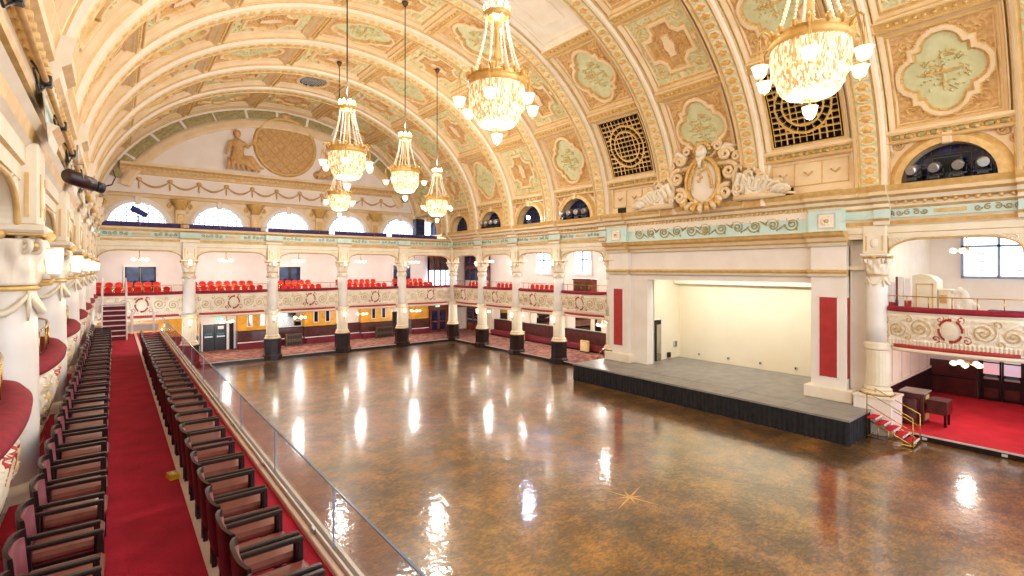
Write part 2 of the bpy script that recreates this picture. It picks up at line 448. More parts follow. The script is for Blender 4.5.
# ------------------------------------------------------------------ walls, floors
struct(MB().box(1.72, XR + .2, -9, YF + .3, -.2, 0, 'parquet').build('floor'))
mb = MB()   # compass star inlaid in the floor
for k in range(8):
    a = k * pi / 4 + .3; r = .85 if k % 2 == 0 else .4
    q = [(0, 0), (.07 * cos(a + .5), .07 * sin(a + .5)), (r * cos(a), r * sin(a)), (.07 * cos(a - .5), .07 * sin(a - .5))]
    mb.prism(q, lambda p: (p[0], p[1], .0005), lambda p: (p[0], p[1], .002), 'gold')
fl = bpy.data.objects['floor']; mb.build('compass_inlay', fl, (10.6, 8.35, 0))
# carpeted platforms round the dance floor
mb = MB(); mb.box(XL - 5, XR + 4.6, YF - .15, YW, -.1, .2, 'pattern_carpet'); mb.box(XL, XR - .15, YF - .19, YF - .13, 0, .205, 'sky_grey'); mb.box(XL, XR - .15, YF - .2, YF - .17, 0, .17, 'dark_wood')
struct(mb.build('floor_far'))
mb = MB(); mb.box(XR - .1, 26.75, 19.2, YF - .15, -.1, .2, 'pattern_carpet'); mb.box(XR - .14, XR - .08, 19.0, YF - .15, 0, .205, 'sky_grey'); mb.box(XR - .15, XR - .12, 19.0, YF - .15, 0, .17, 'dark_wood')
mb.box(XR - .1, 26.7, 17.5, 19.2, -.1, .202, 'bright_carpet')
struct(mb.build('floor_right'))
mb = MB(); mb.box(XR - .1, 30.5, -9, 6.3, -.1, .2, 'bright_carpet'); mb.box(XR - .14, XR - .06, -9, 6.0, 0, .206, 'sky_grey'); mb.box(XR - .16, XR - .12, -9, 6.0, 0, .165, 'dark_wood')
for y in (4.6, 2.6): mb.box(XR - .17, XR - .13, y, y + .14, .05, .14, 'sky_grey')
struct(mb.build('floor_foyer'))
# balcony and gallery slabs
mb = MB(); mb.box(XL - 5, XR + 4.6, YF, YW, 3.2, 3.75, 'pink_plaster'); mb.box(XL - 5, XR + 4.6, YF + 1.9, YW, 3.75, 4.05, 'maroon'); mb.box(XL, XR, YF + .25, YF + 1.9, 3.75, 3.9, 'maroon'); mb.box(XL, XR, YF + 1.05, YF + 1.9, 3.9, 4.05, 'maroon'); mb.box(XL, XR + 4, YF + 2.3, YW, 4.05, 4.33, 'maroon')
mb.box(XL - 5, XR + 4.6, YF - .1, YW, 7.3, 8.2, 'pink_plaster')
struct(mb.build('floor_balcony'))
mb = MB(); mb.box(XR, 26.75, 18.8, YF, 3.2, 3.9, 'pink_plaster'); mb.box(XR + .5, 26.7, 18.8, YF, 3.9, 4.05, 'maroon'); struct(mb.build('floor_balcony_right'))
mb = MB(); mb.box(XR, 30.5, -9, 6.3, 3.2, 3.75, 'pink_plaster'); struct(mb.build('floor_balcony_foyer'))
mb = MB(); mb.box(XR - .05, 26.75, 18.8, YF, 7.35, 8.9, 'pink_plaster')
mb.box(XR - .05, 30.5, -9, 6.3, 7.4, 8.9, 'pink_plaster'); mb.box(XR - .3, 22.7, 6.2, 18.9, 8.0, 8.9, 'cream')
struct(mb.build('ceiling_side'))
mb = MB(); mb.box(-6, XL, -9, YF, 2.6, 3.75, 'pink_plaster'); mb.box(-6, XL + .05, -9, YF, 7.4, 8.9, 'pink_plaster')
struct(mb.build('ceiling_left'))
struct(MB().box(-6.3, -6, -9, YW, -.1, 9, 'white_plaster').build('wall_left'))

def arch_wall(mb, x0, x1, z0, z1, holes, f, m, n=20):
    """flat wall in (x,z) with arched holes [(cx, zbase, r, h)], f maps (x,z)->3D"""
    xs = sorted(holes); cur = x0
    for (cx, zb, r, h) in xs:
        mb.prism([(cur, z0), (cx - r, z0), (cx - r, z1), (cur, z1)], lambda p: f(p[0], p[1], 0), lambda p: f(p[0], p[1], 1), m)
        if zb > z0: mb.prism([(cx - r, z0), (cx + r, z0), (cx + r, zb), (cx - r, zb)], lambda p: f(p[0], p[1], 0), lambda p: f(p[0], p[1], 1), m)
        A = [(cx + r * cos(pi - pi * i / n), zb + h * sin(pi * i / n)) for i in range(n + 1)]
        for i in range(n):
            q = [A[i], A[i + 1], (A[i + 1][0], z1), (A[i][0], z1)]
            mb.prism(q, lambda p: f(p[0], p[1], 0), lambda p: f(p[0], p[1], 1), m)
        cur = cx + r
    mb.prism([(cur, z0), (x1, z0), (x1, z1), (cur, z1)], lambda p: f(p[0], p[1], 0), lambda p: f(p[0], p[1], 1), m)
def archivolt(mb, cx, zb, r, h, w, f, m, d0, d1, n=24):
    """raised moulding round an arch; f maps (x,z,depth)"""
    P = np.zeros((n + 1, 5, 3))
    for i in range(n + 1):
        a = pi * i / n
        for j, (k, d) in enumerate(((0, 0), (0, d1), (.5, d1), (.8, d0), (1, 0))):
            P[i, j] = f(cx + (r + w * k) * cos(a), zb + (h + w * k) * sin(a), d)
    mb.grid(P, ([m, m, 'gold' if m != 'white_plaster' else m, m]) * n, False)

# far wall with five lunette windows
WX = [XL + BX * (k + .5) for k in range(5)]
mb = MB(); ff = lambda x, z, d: (x, YW + .4 * d, z)
mb.box(-6.3, 27, YW, YW + .4, -.1, 8.6, 'pink_plaster')
arch_wall(mb, -6.3, 27, 8.6, 10.7, [(x, 8.65, 1.62, 1.72) for x in WX], ff, 'vault_cream')
mb.box(-6.3, 27, YW, YW + .4, 10.7, 20, 'pink_plaster')
wall_far = struct(mb.build('wall_far'))
fd = lambda x, z, d: (x, YW - d, z)
for i, x in enumerate(WX):
    mb = MB(); n = 24
    poly = [(x + 1.62 * cos(pi * k / n), 8.65 + 1.72 * sin(pi * k / n)) for k in range(n + 1)]
    mb.prism(poly, lambda p: (p[0], YW + .36, p[1]), lambda p: (p[0], YW + .38, p[1]), 'window_light')
    w_ = struct(mb.build('window_%d' % (i + 1)))
    mb = MB(); archivolt(mb, x, 8.65, 1.62, 1.72, .34, fd, 'white_plaster', .05, .1)
    for q in range(-5, 6):
        xx = x + q * .29; hh = 1.72 * sqrt(max(0, 1 - ((xx - x) / 1.62) ** 2)); mb.box(xx - .022, xx + .022, YW + .3, YW + .33, 8.65, 8.65 + hh, 'mullion')
    for q in range(1, 7):
        zz = 8.65 + q * .27; hw = 1.62 * sqrt(max(0, 1 - ((zz - 8.65) / 1.72) ** 2)); mb.box(x - hw, x + hw, YW + .3, YW + .33, zz - .022, zz + .022, 'mullion')
    mb.box(x - .16, x + .16, YW - .16, YW, 10.2, 10.75, 'cream', .04)
    mb.build('window_frame', w_)
    P = spiral((0, 0), .42, 1.6)
    mb = MB()
    for sx in (-1, 1):
        mb.tube([(x + sx * (1.75 + q[0] * .5), YW - .05, 10.25 + q[1] * .6) for q in P], .05, 6, 'gold')
        mb.tube([(x + sx * (2.0 - q[0] * .4), YW - .05, 9.8 + q[1] * .5) for q in P], .04, 6, 'vault_cream')
    mb.build('spandrel_scroll', w_)
# pilasters and sconces between the lunettes
for k in range(6):
    x = XL + BX * k
    mb = MB(); mb.box(x - .3, x + .3, YW - .22, YW, 8.2, 10.5, 'vault_cream', .03); mb.box(x - .2, x + .2, YW - .26, YW - .2, 8.5, 9.7, 'gold', .02)
    mb.lathe([(.26, 0), (.3, .2), (.42, .5), (.55, .62), (.5, .72)], 14, (x, YW - .2, 10.0), 'gilt', lambda th, z: .12 * np.cos(8 * th))
    mb.build('pilaster', wall_far)
# tympanum: entablature, festoon frieze, wreath band, medallion
def sweep(mb, prof, p0, p1, n, mats_, m0=0, m1=0, cap=True):
    p0 = np.array(p0, float); p1 = np.array(p1, float); n = np.array(n, float); t = (p1 - p0) / np.linalg.norm(p1 - p0)
    P = np.zeros((2, len(prof), 3))
    for j, (o, z) in enumerate(prof):
        a = p0 + n * o - t * o * m0; b = p1 + n * o + t * o * m1
        P[0, j] = (a[0], a[1], z); P[1, j] = (b[0], b[1], z)
    mb.grid(P, mats_, False)
    if cap:
        for e in (0, 1):
            V = [tuple(P[e, j]) for j in range(len(prof))]
            mb.add(V, [tuple(range(len(prof)))[::(1 if e else -1)]], mats_ if isinstance(mats_, str) else mats_[0])
mb = MB()
sweep(mb, [(.0, 12.2), (.1, 12.25), (.14, 12.4), (.3, 12.5), (.34, 12.6), (.5, 12.75), (.52, 12.9), (.0, 13.0)], (.3, YW), (20.8, YW), (0, -1), ['vault_cream', 'gold', 'vault_cream', 'vault_cream', 'gold', 'vault_cream', 'cream'])
sweep(mb, [(.0, 10.7), (.16, 10.75), (.2, 10.85), (.26, 10.9), (.0, 11.0)], (-.3, YW), (21.4, YW), (0, -1), 'vault_cream')
for q in range(75): mb.box(.6 + q * .27, .74 + q * .27, YW - .42, YW - .3, 12.5, 12.62, 'gold')
mb.build('tympanum_cornice', wall_far)
mb = MB()
for q in range(11):
    xa = 1.3 + q * 1.68
    mb.tube([(xa + 1.68 * i / 10, YW - .06, 11.85 - .42 * sin(pi * i / 10)) for i in range(11)], [.03 + .05 * sin(pi * i / 10) for i in range(11)], 6, 'buff_relief')
for q in range(12):
    xa = 1.3 + q * 1.68
    mb.ball((xa, YW - .05, 11.9), (.17, .1, .14), 'gold', 8); mb.tube([(xa, YW - .05, 11.85), (xa, YW - .06, 11.45), (xa, YW - .05, 11.25)], [.05, .06, .02], 6, 'gold')
mb.build('festoon', wall_far)
n2 = 300; tt = np.linspace(R(20), R(160), n2); dd = np.linspace(.25, 1.05, 12); P = np.zeros((n2, 12, 3)); fm = []
for i, t in enumerate(tt):
    ph = (t * 10) % 2.0
    for j, d in enumerate(dd):
        v = (d - .65) / .4; rib = ph < .16
        h = .06 if rib else .10 * (1 - v * v) ** .5 * (.6 + .5 * math.sin(9 * ph + 2.5 * v) * math.cos(14 * v + 3 * ph)) if abs(v) < 1 else 0
        p = VP(t, YW - .06 - h, d); P[i, j] = p
    if i < n2 - 1: fm += [('white_plaster' if ph < .16 else 'olive')] * 11
mb = MB(); mb.grid(P, fm, True)
P = np.zeros((n2, 6, 3))
for i, t in enumerate(np.linspace(R(18), R(162), n2)):
    for j, (d, o) in enumerate(((1.1, 0), (1.1, .14), (1.25, .2), (1.6, .2), (1.75, .14), (1.75, 0))): P[i, j] = VP(t, YW - o, d)
mb.grid(P, 'vault_cream', False); mb.build('wreath_band', wall_far)
mb = MB(); mb.lathe([(2.0, .0), (2.06, .12), (2.18, .16), (2.25, .10), (2.3, .0)], 56, (0, 0, 0), 'gold', lambda th, z: .012 * np.cos(40 * th) * (z > .05), cap=False)
mb.lathe([(0.001, .03), (2.02, .03)], 40, (0, 0, 0), 'buff_relief', cap=False)
for q in range(-4, 5):
    c = q * .52; L = sqrt(max(0, 2.0 ** 2 - c * c))
    for sgn in (-1, 1):
        pts = [((c - sgn * a) / 1.41421 if 0 else (c * .7071 + a * .7071), sgn * (-c * .7071 + a * .7071), .05) for a in np.linspace(-L, L, 8)]
        mb.tube(pts, .03, 5, 'gold')
mb.ball((0, 2.35, .1), (.35, .25, .15), 'gold', 10)
for sx in (-1, 1): mb.tube([(sx * (2.35 + q[0] * .8), -1.95 + q[1] * .8, .08) for q in spiral((0, 0), .5, 1.7)], .07, 6, 'gold')
mb.build('medallion', wall_far, (XV + .15, YW - .05, 15.35), (R(90), 0, 0))
for sx, nm in ((-1, 'left'), (1, 'right')):     # seated relief figures
    mb = MB(); B = 'buff_relief'
    mb.tube([(0, 0, .0), (.02, 0, .35), (.05, 0, .8), (.03, 0, 1.25), (0, 0, 1.42)], [.42, .36, .30, .36, .14], 12, B)
    mb.ball((0, -.04, 1.72), (.19, .2, .25), B, 14); mb.ball((-.02, .06, 1.80), (.22, .2, .22), B, 12); mb.ball((.02, -.22, 1.70), (.03, .05, .04), B, 8)
    mb.tube([(.3, 0, 1.25), (.62, -.12, .95), (.8, -.25, 1.2)], [.13, .11, .07], 8, B)
    mb.tube([(-.3, 0, 1.25), (-.5, .0, .8), (-.62, -.1, .32)], [.13, .11, .07], 8, B)
    mb.tube([(.15, -.05, .12), (.75, -.25, .22), (1.2, -.2, -.25)], [.27, .24, .13], 10, B); mb.tube([(1.2, -.2, -.25), (1.5, -.25, -.32)], [.11, .06], 8, B)
    mb.tube([(-.1, -.1, .05), (.5, -.35, -.02), (.95, -.25, -.42)], [.28, .26, .15], 10, B)
    for q in range(7): mb.tube([(-.55 + q * .2, -.1, .25 - .02 * q), (-.5 + q * .24, -.3, -.1), (-.55 + q * .3, -.15, -.55)], [.05, .09, .1], 6, B)
    for q in (-1, 1): mb.tube([(.85, -.2, 1.2), (.9, -.1, 1.45), (.86, -.1, 1.62)], [.09, .07, .02], 6, B)
    o = mb.build('relief_figure', None, (XC + sx * 3.55, YW - .36, 13.75), 0); o.scale = (-sx * 1.15, .75, 1.15)
    rm = o.modifiers.new('fuse', 'REMESH'); rm.mode = 'VOXEL'; rm.voxel_size = .045; rm.use_smooth_shade = True
    tag(o, 'seated draped plaster figure in the tympanum, %s of the round medallion' % nm, 'relief sculpture')

# right outer wall and its windows
mb = MB(); fr_ = lambda x, z, d: (26.7 + .3 * d, x, z)
mb.box(26.7, 27, 6.3, YW, -.1, 5.65, 'pink_plaster')
arch_wall(mb, 6.3, YW, 5.65, 9, [(y, 6.95, .8, .8) for y in (25.2, 29.4)], lambda x, z, d: fr_(x, z, d), 'pink_plaster')
# lower the arched openings to their sills
wr = struct(mb.build('wall_right'))
for i, y in enumerate((25.2, 29.4)):
    mb = MB(); poly = [(y - .78, 5.7), (y + .78, 5.7)] + [(y + .78 * cos(pi * k / 16), 6.95 + .78 * sin(pi * k / 16)) for k in range(17)]
    mb.prism(poly, lambda p: (26.66, p[0], p[1]), lambda p: (26.68, p[0], p[1]), 'window_light')
    w_ = struct(mb.build('window_%d' % (6 + i)))
    mb = MB(); archivolt(mb, y, 6.95, .78, .78, .14, lambda x, z, d: (26.66 - d, x, z), 'white_plaster', .05, .1)
    for s_ in (-1, 1): mb.box(26.56, 26.66, y + s_ * .78, y + s_ * .92, 5.6, 6.95, 'white_paint')
    mb.box(26.5, 26.66, y - .95, y + .95, 5.5, 5.7, 'white_paint'); mb.box(26.58, 26.66, y - .05, y + .05, 5.7, 7.7, 'mullion'); mb.box(26.58, 26.66, y - .78, y + .78, 6.6, 6.7, 'mullion')
    for q in (-.4, .4): mb.box(26.62, 26.66, y + q - .02, y + q + .02, 5.7, 7.5, 'mullion')
    for z in (6.1, 6.95, 7.3): mb.box(26.62, 26.66, y - .75, y + .75, z - .02, z + .02, 'mullion')
    mb.build('window_frame', w_)
mb = MB(); mb.box(30.4, 30.7, -9, 6.3, -.1, 9, 'pink_plaster'); mb.box(26.7, 30.5, 6.25, 6.5, -.1, 9, 'pink_plaster')
struct(mb.build('wall_foyer'))
mb = MB(); mb.box(30.3, 30.36, 2.6, 5.0, 5.7, 7.45, 'window_light'); w_ = struct(mb.build('window_8'))
mb = MB()
for y in (2.5, 3.8, 5.0): mb.box(30.2, 30.36, y, y + .1, 5.6, 7.55, 'mullion')
for z in (5.55, 6.95, 7.45): mb.box(30.2, 30.36, 2.5, 5.1, z, z + .1, 'mullion')
for y in (3.2, 4.4):
    for z in (5.9, 6.3, 6.65, 7.15): mb.box(30.27, 30.3, y - .1, y + .1, z, z + .05, 'mullion')
mb.build('window_frame', w_)
mb = MB(); mb.box(XR + .3, 30.4, 6.2, 6.3, .2, 3.2, 'cream'); mb.box(XR + .3, 30.3, 6.12, 6.2, .2, 1.35, 'dark_wood')
for q in range(6): mb.box(XR + .9 + q * 1.3, XR + .94 + q * 1.3, 6.18, 6.2, 1.4, 3.15, 'sky_grey')
mb.box(XR + .3, 30.3, 6.14, 6.2, 1.35, 1.45, 'cream')
mb.box(XR + .3, 30.4, 6.2, 6.3, 3.75, 7.4, 'cream')
struct(mb.build('wall_partition'))

# ------------------------------------------------------------------ columns
def column_parts():
    P = []
    mb = MB(); o8 = pi / 8
    mb.lathe([(.60, 0), (.60, .30), (.55, .36), (.53, .38), (.53, 1.30), (.57, 1.33), (.57, 1.39)], 8, m='dark_wood', smooth=False, ph=o8); P.append(('pedestal', mb))
    mb = MB(); mb.lathe([(.50, 1.39), (.50, 1.44), (.44, 1.5), (.46, 1.56), (.40, 1.62), (.38, 1.68)], 28, m='flute_cream'); mb.lathe([(.505, 1.40), (.51, 1.42), (.505, 1.44)], 28, m='gilt', cap=False); mb.lathe([(.455, 1.54), (.468, 1.56), (.45, 1.58)], 28, m='gilt', cap=False); P.append(('base_moulding', mb))
    mb = MB(); mb.lathe([(.37, 1.66), (.37, 1.75), (.36, 2.95), (.36, 3.02)], 80, m='flute_cream', rmod=lambda th, z: -.05 * np.clip(np.cos(20 * th), 0, 1) * (1.7 < z < 3.0)); P.append(('fluted_drum', mb))
    mb = MB(); mb.lathe([(.36, 3.0), (.42, 3.04), (.44, 3.1), (.40, 3.14), (.43, 3.2), (.41, 3.26), (.345, 3.3)], 28, m='flute_cream'); P.append(('shaft_ring', mb))
    mb = MB(); mb.lathe([(.335, 3.28), (.34, 4.0), (.33, 5.0), (.31, 5.72)], 28, m='column_white'); P.append(('shaft', mb))
    mb = MB(); mb.lathe([(.32, 5.72), (.345, 5.735), (.345, 5.76), (.33, 5.78)], 28, m='gilt')
    zz = np.linspace(0, .58, 14)
    def leaf(th, z):
        a = np.clip(np.cos(8 * th), -.2, 1) * max(0, 1 - abs(z - 5.97) / .2) * .16
        b_ = np.clip(-np.cos(8 * th), -.2, 1) * max(0, 1 - abs(z - 6.18) / .2) * .22
        return a + b_ + .03 * np.cos(40 * th)
    mb.lathe([(.32 + .10 * (z / .58) ** 2, 5.79 + z) for z in zz], 72, m='cream', rmod=leaf)
    for k in range(4):
        a = pi / 4 + k * pi / 2
        for s_ in (-1, 1):
            c_ = (cos(a) * .40 - s_ * sin(a) * .07, sin(a) * .40 + s_ * cos(a) * .07)
            pts = [(c_[0] + q[0] * cos(a), c_[1] + q[0] * sin(a), 6.30 + q[1]) for q in spiral((0, 0), .15, 1.8, 1, pi / 2)]
            mb.tube(pts, .035, 6, 'cream')
        mb.ball((cos(a) * .46, sin(a) * .46, 6.29), .04, 'gold', 8)
        b_ = k * pi / 2; mb.ball((cos(b_) * .42, sin(b_) * .42, 6.42), (.08, .08, .07), 'gold', 8)
    mb.box(-.44, .44, -.44, .44, 6.45, 6.55, 'cream', .03); mb.box(-.41, .41, -.41, .41, 6.41, 6.45, 'gold', .015)
    P.append(('capital', mb))
    mb = MB()
    for k in range(4):
        a0 = k * pi / 2
        mb.tube([(.355 * cos(a0 + pi / 4 + pi / 2 * i / 12), .355 * sin(a0 + pi / 4 + pi / 2 * i / 12), 5.68 - .24 * sin(pi * i / 12)) for i in range(13)], [.02 + .025 * sin(pi * i / 12) * (1 + .3 * (i % 2)) for i in range(13)], 7, 'flute_cream')
        a = a0 + pi / 4; mb.tube([(.36 * cos(a), .36 * sin(a), 5.72), (.365 * cos(a), .365 * sin(a), 5.5), (.35 * cos(a), .35 * sin(a), 5.34)], [.02, .03, .01], 6, 'flute_cream')
    P.append(('festoon', mb))
    mb = MB(); mb.box(-.36, .36, -.36, .36, 6.55, 7.58, 'flute_cream', .02)
    for (sx, sy) in ((1, 0), (-1, 0), (0, 1), (0, -1)):
        for q in (-.25, .25):
            if sx: mb.box(sx * .35, sx * .375, q - .02, q + .02, 6.65, 7.2, 'gold')
            else: mb.box(q - .02, q + .02, sy * .35, sy * .375, 6.65, 7.2, 'gold')
        mb.ball((sx * .365, sy * .365, 6.93), (.14 if sy else .03, .14 if sx else .03, .18), 'cream', 8)
    P.append(('impost_block', mb))
    return P
col0 = thing('column', 'x', 'column', (0, 0, 0))
for nm, mb in column_parts(): mb.build(nm, col0)
NAMEK = ['leftmost', 'second', 'third', 'fourth']
first = True
def place_col(x, y, label):
    global first
    if first: col0.location = (x, y, 0); col0['label'] = label; first = False; return col0
    return dup(col0, (x, y, 0), 0, label)
FARL = ['white column of the far gallery beside the black double doors, leftmost standing on the floor', 'white column of the far gallery between the first radiator and the black doors', 'white column of the far gallery between the two grilled radiators', 'white column of the far gallery by the dark doorway, last before the corner']
for k in range(4): place_col(XL + BX * (k + 1), YF, FARL[k])
place_col(XR, YF, 'corner column where the far gallery meets the stage side gallery')
for k, l in ((1, 'first white column from the far corner along the stage side gallery'), (2, 'second white column from the far corner along the stage side gallery'), (3, 'white column nearest the stage, left of the arched gallery window')): place_col(XR, YC[k], l)
place_col(XR + .15, YC[4], 'column tight against the left edge of the white stage surround')
place_col(XR, YC[7], 'column tight against the right side of the stage surround, behind the brass steps')
for k in range(0, 9):
    i = 8 - k
    place_col(XL, LY[i], '%s white column from the near end of the left gallery beside the chairs' % ORD[k] if i else 'corner column where the left gallery meets the far gallery')
col_near = bpy.data.objects
# plinth of the column at the stage
# sconces: small square lantern on a gilt bracket
def sconce_proto():
    r = thing('wall_lantern', 'x', 'lamp', (0, 0, 0), 0, 'column lanterns')
    mb = MB(); mb.tube([(0, .30, .0), (0, .42, .02), (0, .46, .12)], .025, 6, 'gold'); mb.lathe([(.03, .1), (.05, .13), (.08, .16)], 12, (0, .46, 0), 'cream'); mb.build('bracket', r)
    mb = MB(); mb.lathe([(.08, .16), (.105, .46), (.10, .50)], 6, (0, .46, 0), 'lamp_glass', smooth=False); mb.build('lamp_glass', r)
    mb = MB(); mb.lathe([(.107, .47), (.11, .485), (.105, .5)], 6, (0, .46, 0), 'cream', smooth=False, cap=False); mb.build('rim', r)
    return r
sc0 = sconce_proto(); sfirst = True
def sconce(x, y, z, rot, label, w=SCONCE_W):
    global sfirst
    if sfirst: o = sc0; o.location = (x, y, z); o.rotation_euler = (0, 0, rot); o['label'] = label; sfirst = False
    else: o = dup(sc0, (x, y, z), rot, label)
    c_, s_ = cos(rot), sin(rot)
    if w: light('lantern_light', (x - s_ * .85, y + c_ * .85, z + .35), w, .1)
    return o
CN = ['leftmost far column', 'second far column from left', 'third far column from left', 'fourth far column from left']
for k in range(4):
    sconce(XL + BX * (k + 1), YF - .12, 6.05, pi, 'glowing glass lantern at the capital of the ' + CN[k])
    sconce(XL + BX * (k + 1), YF - .02, 2.45, pi, 'glowing lower lantern on the fluted drum of the ' + CN[k])
for k, nm in ((1, 'first stage side column from the far corner'), (2, 'second stage side column from the far corner'), (3, 'third stage side column from the far corner')):
    sconce(XR - .12, YC[k], 6.05, pi / 2, 'glowing upper lantern on the ' + nm)
    sconce(XR - .02, YC[k], 2.45, pi / 2, 'glowing lower lantern on the ' + nm)
for k in range(0, 8): sconce(XL + .02, LY[8 - k], 5.78, -pi / 2, 'glowing lantern at the capital of the %s left gallery column from near end' % ORD[k], SCONCE_W)

# ------------------------------------------------------------------ balcony fronts (local x along the bay, -y towards the hall)
BALC = {}
def balcony_meshes(L, BU=.46):
    if (L, BU) in BALC: return BALC[(L, BU)]
    n, m_ = 220, 46; s_ = np.linspace(-1, 1, n); v = np.linspace(0, 1, m_)
    SS, VV = np.meshgrid(s_, v, indexing='ij'); x = SS * (L / 2 - .3); y = (VV - .5) * 1.15
    relief = np.zeros_like(x)
    for sx in (-1, 1):
        for (a, b_, r_, p_) in ((.82, .02, .40, .15), (1.50, -.06, .34, .13), (1.14, .30, .16, .1), (1.2, -.32, .16, .1), (1.85, .2, .2, .1), (1.85, -.3, .16, .1)):
            relief = np.maximum(relief, swirl(x, y, sx * a, b_, r_, sx * (1 if a < 1 else -1), p_))
    sw_ = relief.copy(); relief = np.maximum(relief, .45 * leafy(x, y, 15) * (abs(y) < .42))
    e = np.hypot(x / .25, y / .30); inner = e < 1; ring = (e >= 1) & (e < 1.62 + .22 * np.cos(5 * np.arctan2(y, x)))
    relief = np.where(inner, .5 * np.sqrt(np.clip(1 - e * e, 0, 1)) + .3, np.where(ring, .45 * np.abs(np.sin(3.5 * e * pi)) + .3, relief))
    low = VV < .14; relief = np.where(low, .35 + .5 * np.abs(np.sin(x * 30)), relief); top = VV > .93; relief = np.where(top, .5, relief)
    mt = np.full(x.shape, 'cream', dtype=object); mt[(sw_ > .42) & ~low] = 'old_gold'; mt[(sw_ <= .42) & (relief > .41) & ~low & (abs(y) < .42)] = 'flute_cream'; cu = np.maximum.reduce([swirl(x, y, q_ * .40, -.30, .15, q_, .11) for q_ in (-1, 1)] + [swirl(x, y, q_ * .26, .36, .12, -q_, .1) for q_ in (-1, 1)])
    mt[(e > 1.06) & (e < 1.34) & (np.abs(np.sin(2 * np.arctan2(y, x) + .6)) > .3)] = 'red_panel'; mt[(cu > .3) & (e > 1.1)] = 'red_panel'; mt[inner] = 'cream'; mt[(e > .9) & (e < 1.04)] = 'flute_cream'
    bul = BU * np.sqrt(np.clip(1 - SS ** 2, 0, 1)) ** .9
    prof = np.interp(VV, [0, .15, .4, .65, .85, 1], [-.32, -.26, -.18, -.12, -.08, -.11])
    P = np.stack([x + L / 2, -(bul + prof * np.clip(bul / .3, 0, 1) + .10 * relief), 3.30 + VV * 1.2], -1)
    mb = MB(); mb.grid(P, list(mt[:-1, :-1].reshape(-1)), True); out = {'front_panel': mb.mesh('front_panel')}
    n2 = 48; s2 = np.linspace(-1, 1, n2); b2 = BU * np.sqrt(np.clip(1 - s2 ** 2, 0, 1)) ** .9; x2 = s2 * (L / 2 - .3) + L / 2
    def strip(prof2, m):
        P = np.zeros((n2, len(prof2), 3))
        for j, (o, z) in enumerate(prof2): P[:, j, 0] = x2; P[:, j, 1] = -(b2 + o); P[:, j, 2] = z
        mb = MB(); mb.grid(P, m, True); return mb
    out['velvet_rail'] = strip([(-.27, 4.42), (-.27, 4.56), (-.22, 4.64), (-.12, 4.66), (-.01, 4.63), (.05, 4.56), (.04, 4.49), (-.1, 4.46)], 'red_velvet').mesh('velvet_rail')
    out['red_moulding'] = strip([(-.44, 3.17), (-.25, 3.17), (-.22, 3.2), (-.22, 3.29), (-.26, 3.31), (-.4, 3.31)], 'red_panel').mesh('red_moulding')
    out['bottom_lip'] = strip([(-.6, 3.0), (-.3, 3.02), (-.24, 3.08), (-.25, 3.17), (-.44, 3.17)], 'cream').mesh('bottom_lip')
    mb = MB(); mb.tube([(x2[i], -(b2[i] - .2), 5.02) for i in range(n2)], .018, 6, 'brass')
    for i in (8, 16, 24, 32, 40): mb.tube([(x2[i], -(b2[i] - .2), 4.6), (x2[i], -(b2[i] - .2), 5.02)], .014, 6, 'brass')
    out['handrail'] = mb.mesh('handrail')
    BALC[(L, BU)] = out
    return out
BAYN = ["leftmost bay", "second bay from left", "third bay from left", "fourth bay from left", "last bay before the corner"]
def balcony(L, loc, rot, label, BU=.46):
    t = thing('balcony_front', label, 'balcony', loc, rot)
    for k, me in balcony_meshes(L, BU).items(): link(k, me, t)
for k in range(5): balcony(BX, (XL + BX * k, YF, 0), 0, 'curved cream balcony front with red cartouche, far gallery, ' + BAYN[k])
for k, l in ((0, 'beside the far corner'), (1, 'second bay from the far corner'), (2, 'third bay from the far corner'), (3, 'bay next to the stage')): balcony(BY, (XR, YC[k], 0), -pi / 2, 'curved cream balcony front, stage side gallery, ' + l)
balcony(BY, (XR, YC[7], 0), -pi / 2, 'curved cream balcony front above the bright red carpet, right of the stage')
balcony(BY, (XR, YC[8], 0), -pi / 2, 'curved cream balcony front nearest the camera on the stage side')
for k in range(0, 8): balcony(round(LY[7 - k] - LY[8 - k], 3), (XL, LY[8 - k], 0), pi / 2, '%s curved cream balcony front from near end, behind the left chair row' % ORD[k], .40)

# ------------------------------------------------------------------ arched valances and entablature (structure)
TR = 1
def trim(mb, loc=None, rot=None):
    global TR
    o = struct(mb.build('trim_%d' % TR, None, loc, rot)) if isinstance(mb, MB) else struct(link('trim_%d' % TR, mb, None, loc, rot)); TR += 1
    return o
def valance(L):
    n = 12; w = .95; r = .34; pts = [(r, 6.55)]
    A = [(r + .05 + w * (1 - cos(pi / 2 * i / n)), 6.5 + .55 * sin(pi / 2 * i / n) ** .8) for i in range(n + 1)]
    top = [(p[0], p[1]) for p in A] + [(L - p[0], p[1]) for p in A[::-1]]
    mb = MB()
    for i in range(len(top) - 1):
        a, b_ = top[i], top[i + 1]
        mb.prism([a, b_, (b_[0], 7.5), (a[0], 7.5)], lambda p: (p[0], -.16, p[1]), lambda p: (p[0], .16, p[1]), 'flute_cream')
    mb.tube([(p[0], -.17, p[1]) for p in top], .035, 6, 'gold')
    for s_ in (-1, 1):
        for (a, z, r_) in ((.62, 6.98, .14), (.95, 7.12, .10)):
            xx = a if s_ > 0 else L - a
            mb.tube([(xx + s_ * q[0], -.17, z + q[1]) for q in spiral((0, 0), r_, 1.5)], .025, 5, 'cream')
    return mb
PROF = [(.0, 7.10), (.20, 7.10), (.20, 7.28), (.24, 7.30), (.24, 7.52), (.30, 7.58), (.33, 7.72), (.40, 7.80), (.27, 7.83), (.26, 7.84), (.26, 8.14), (.32, 8.16)]
PM = ['flute_cream', 'flute_cream', 'gold', 'flute_cream', 'flute_cream', 'gold', 'flute_cream', 'gold', 'frieze_blue', 'frieze_blue', 'gold']
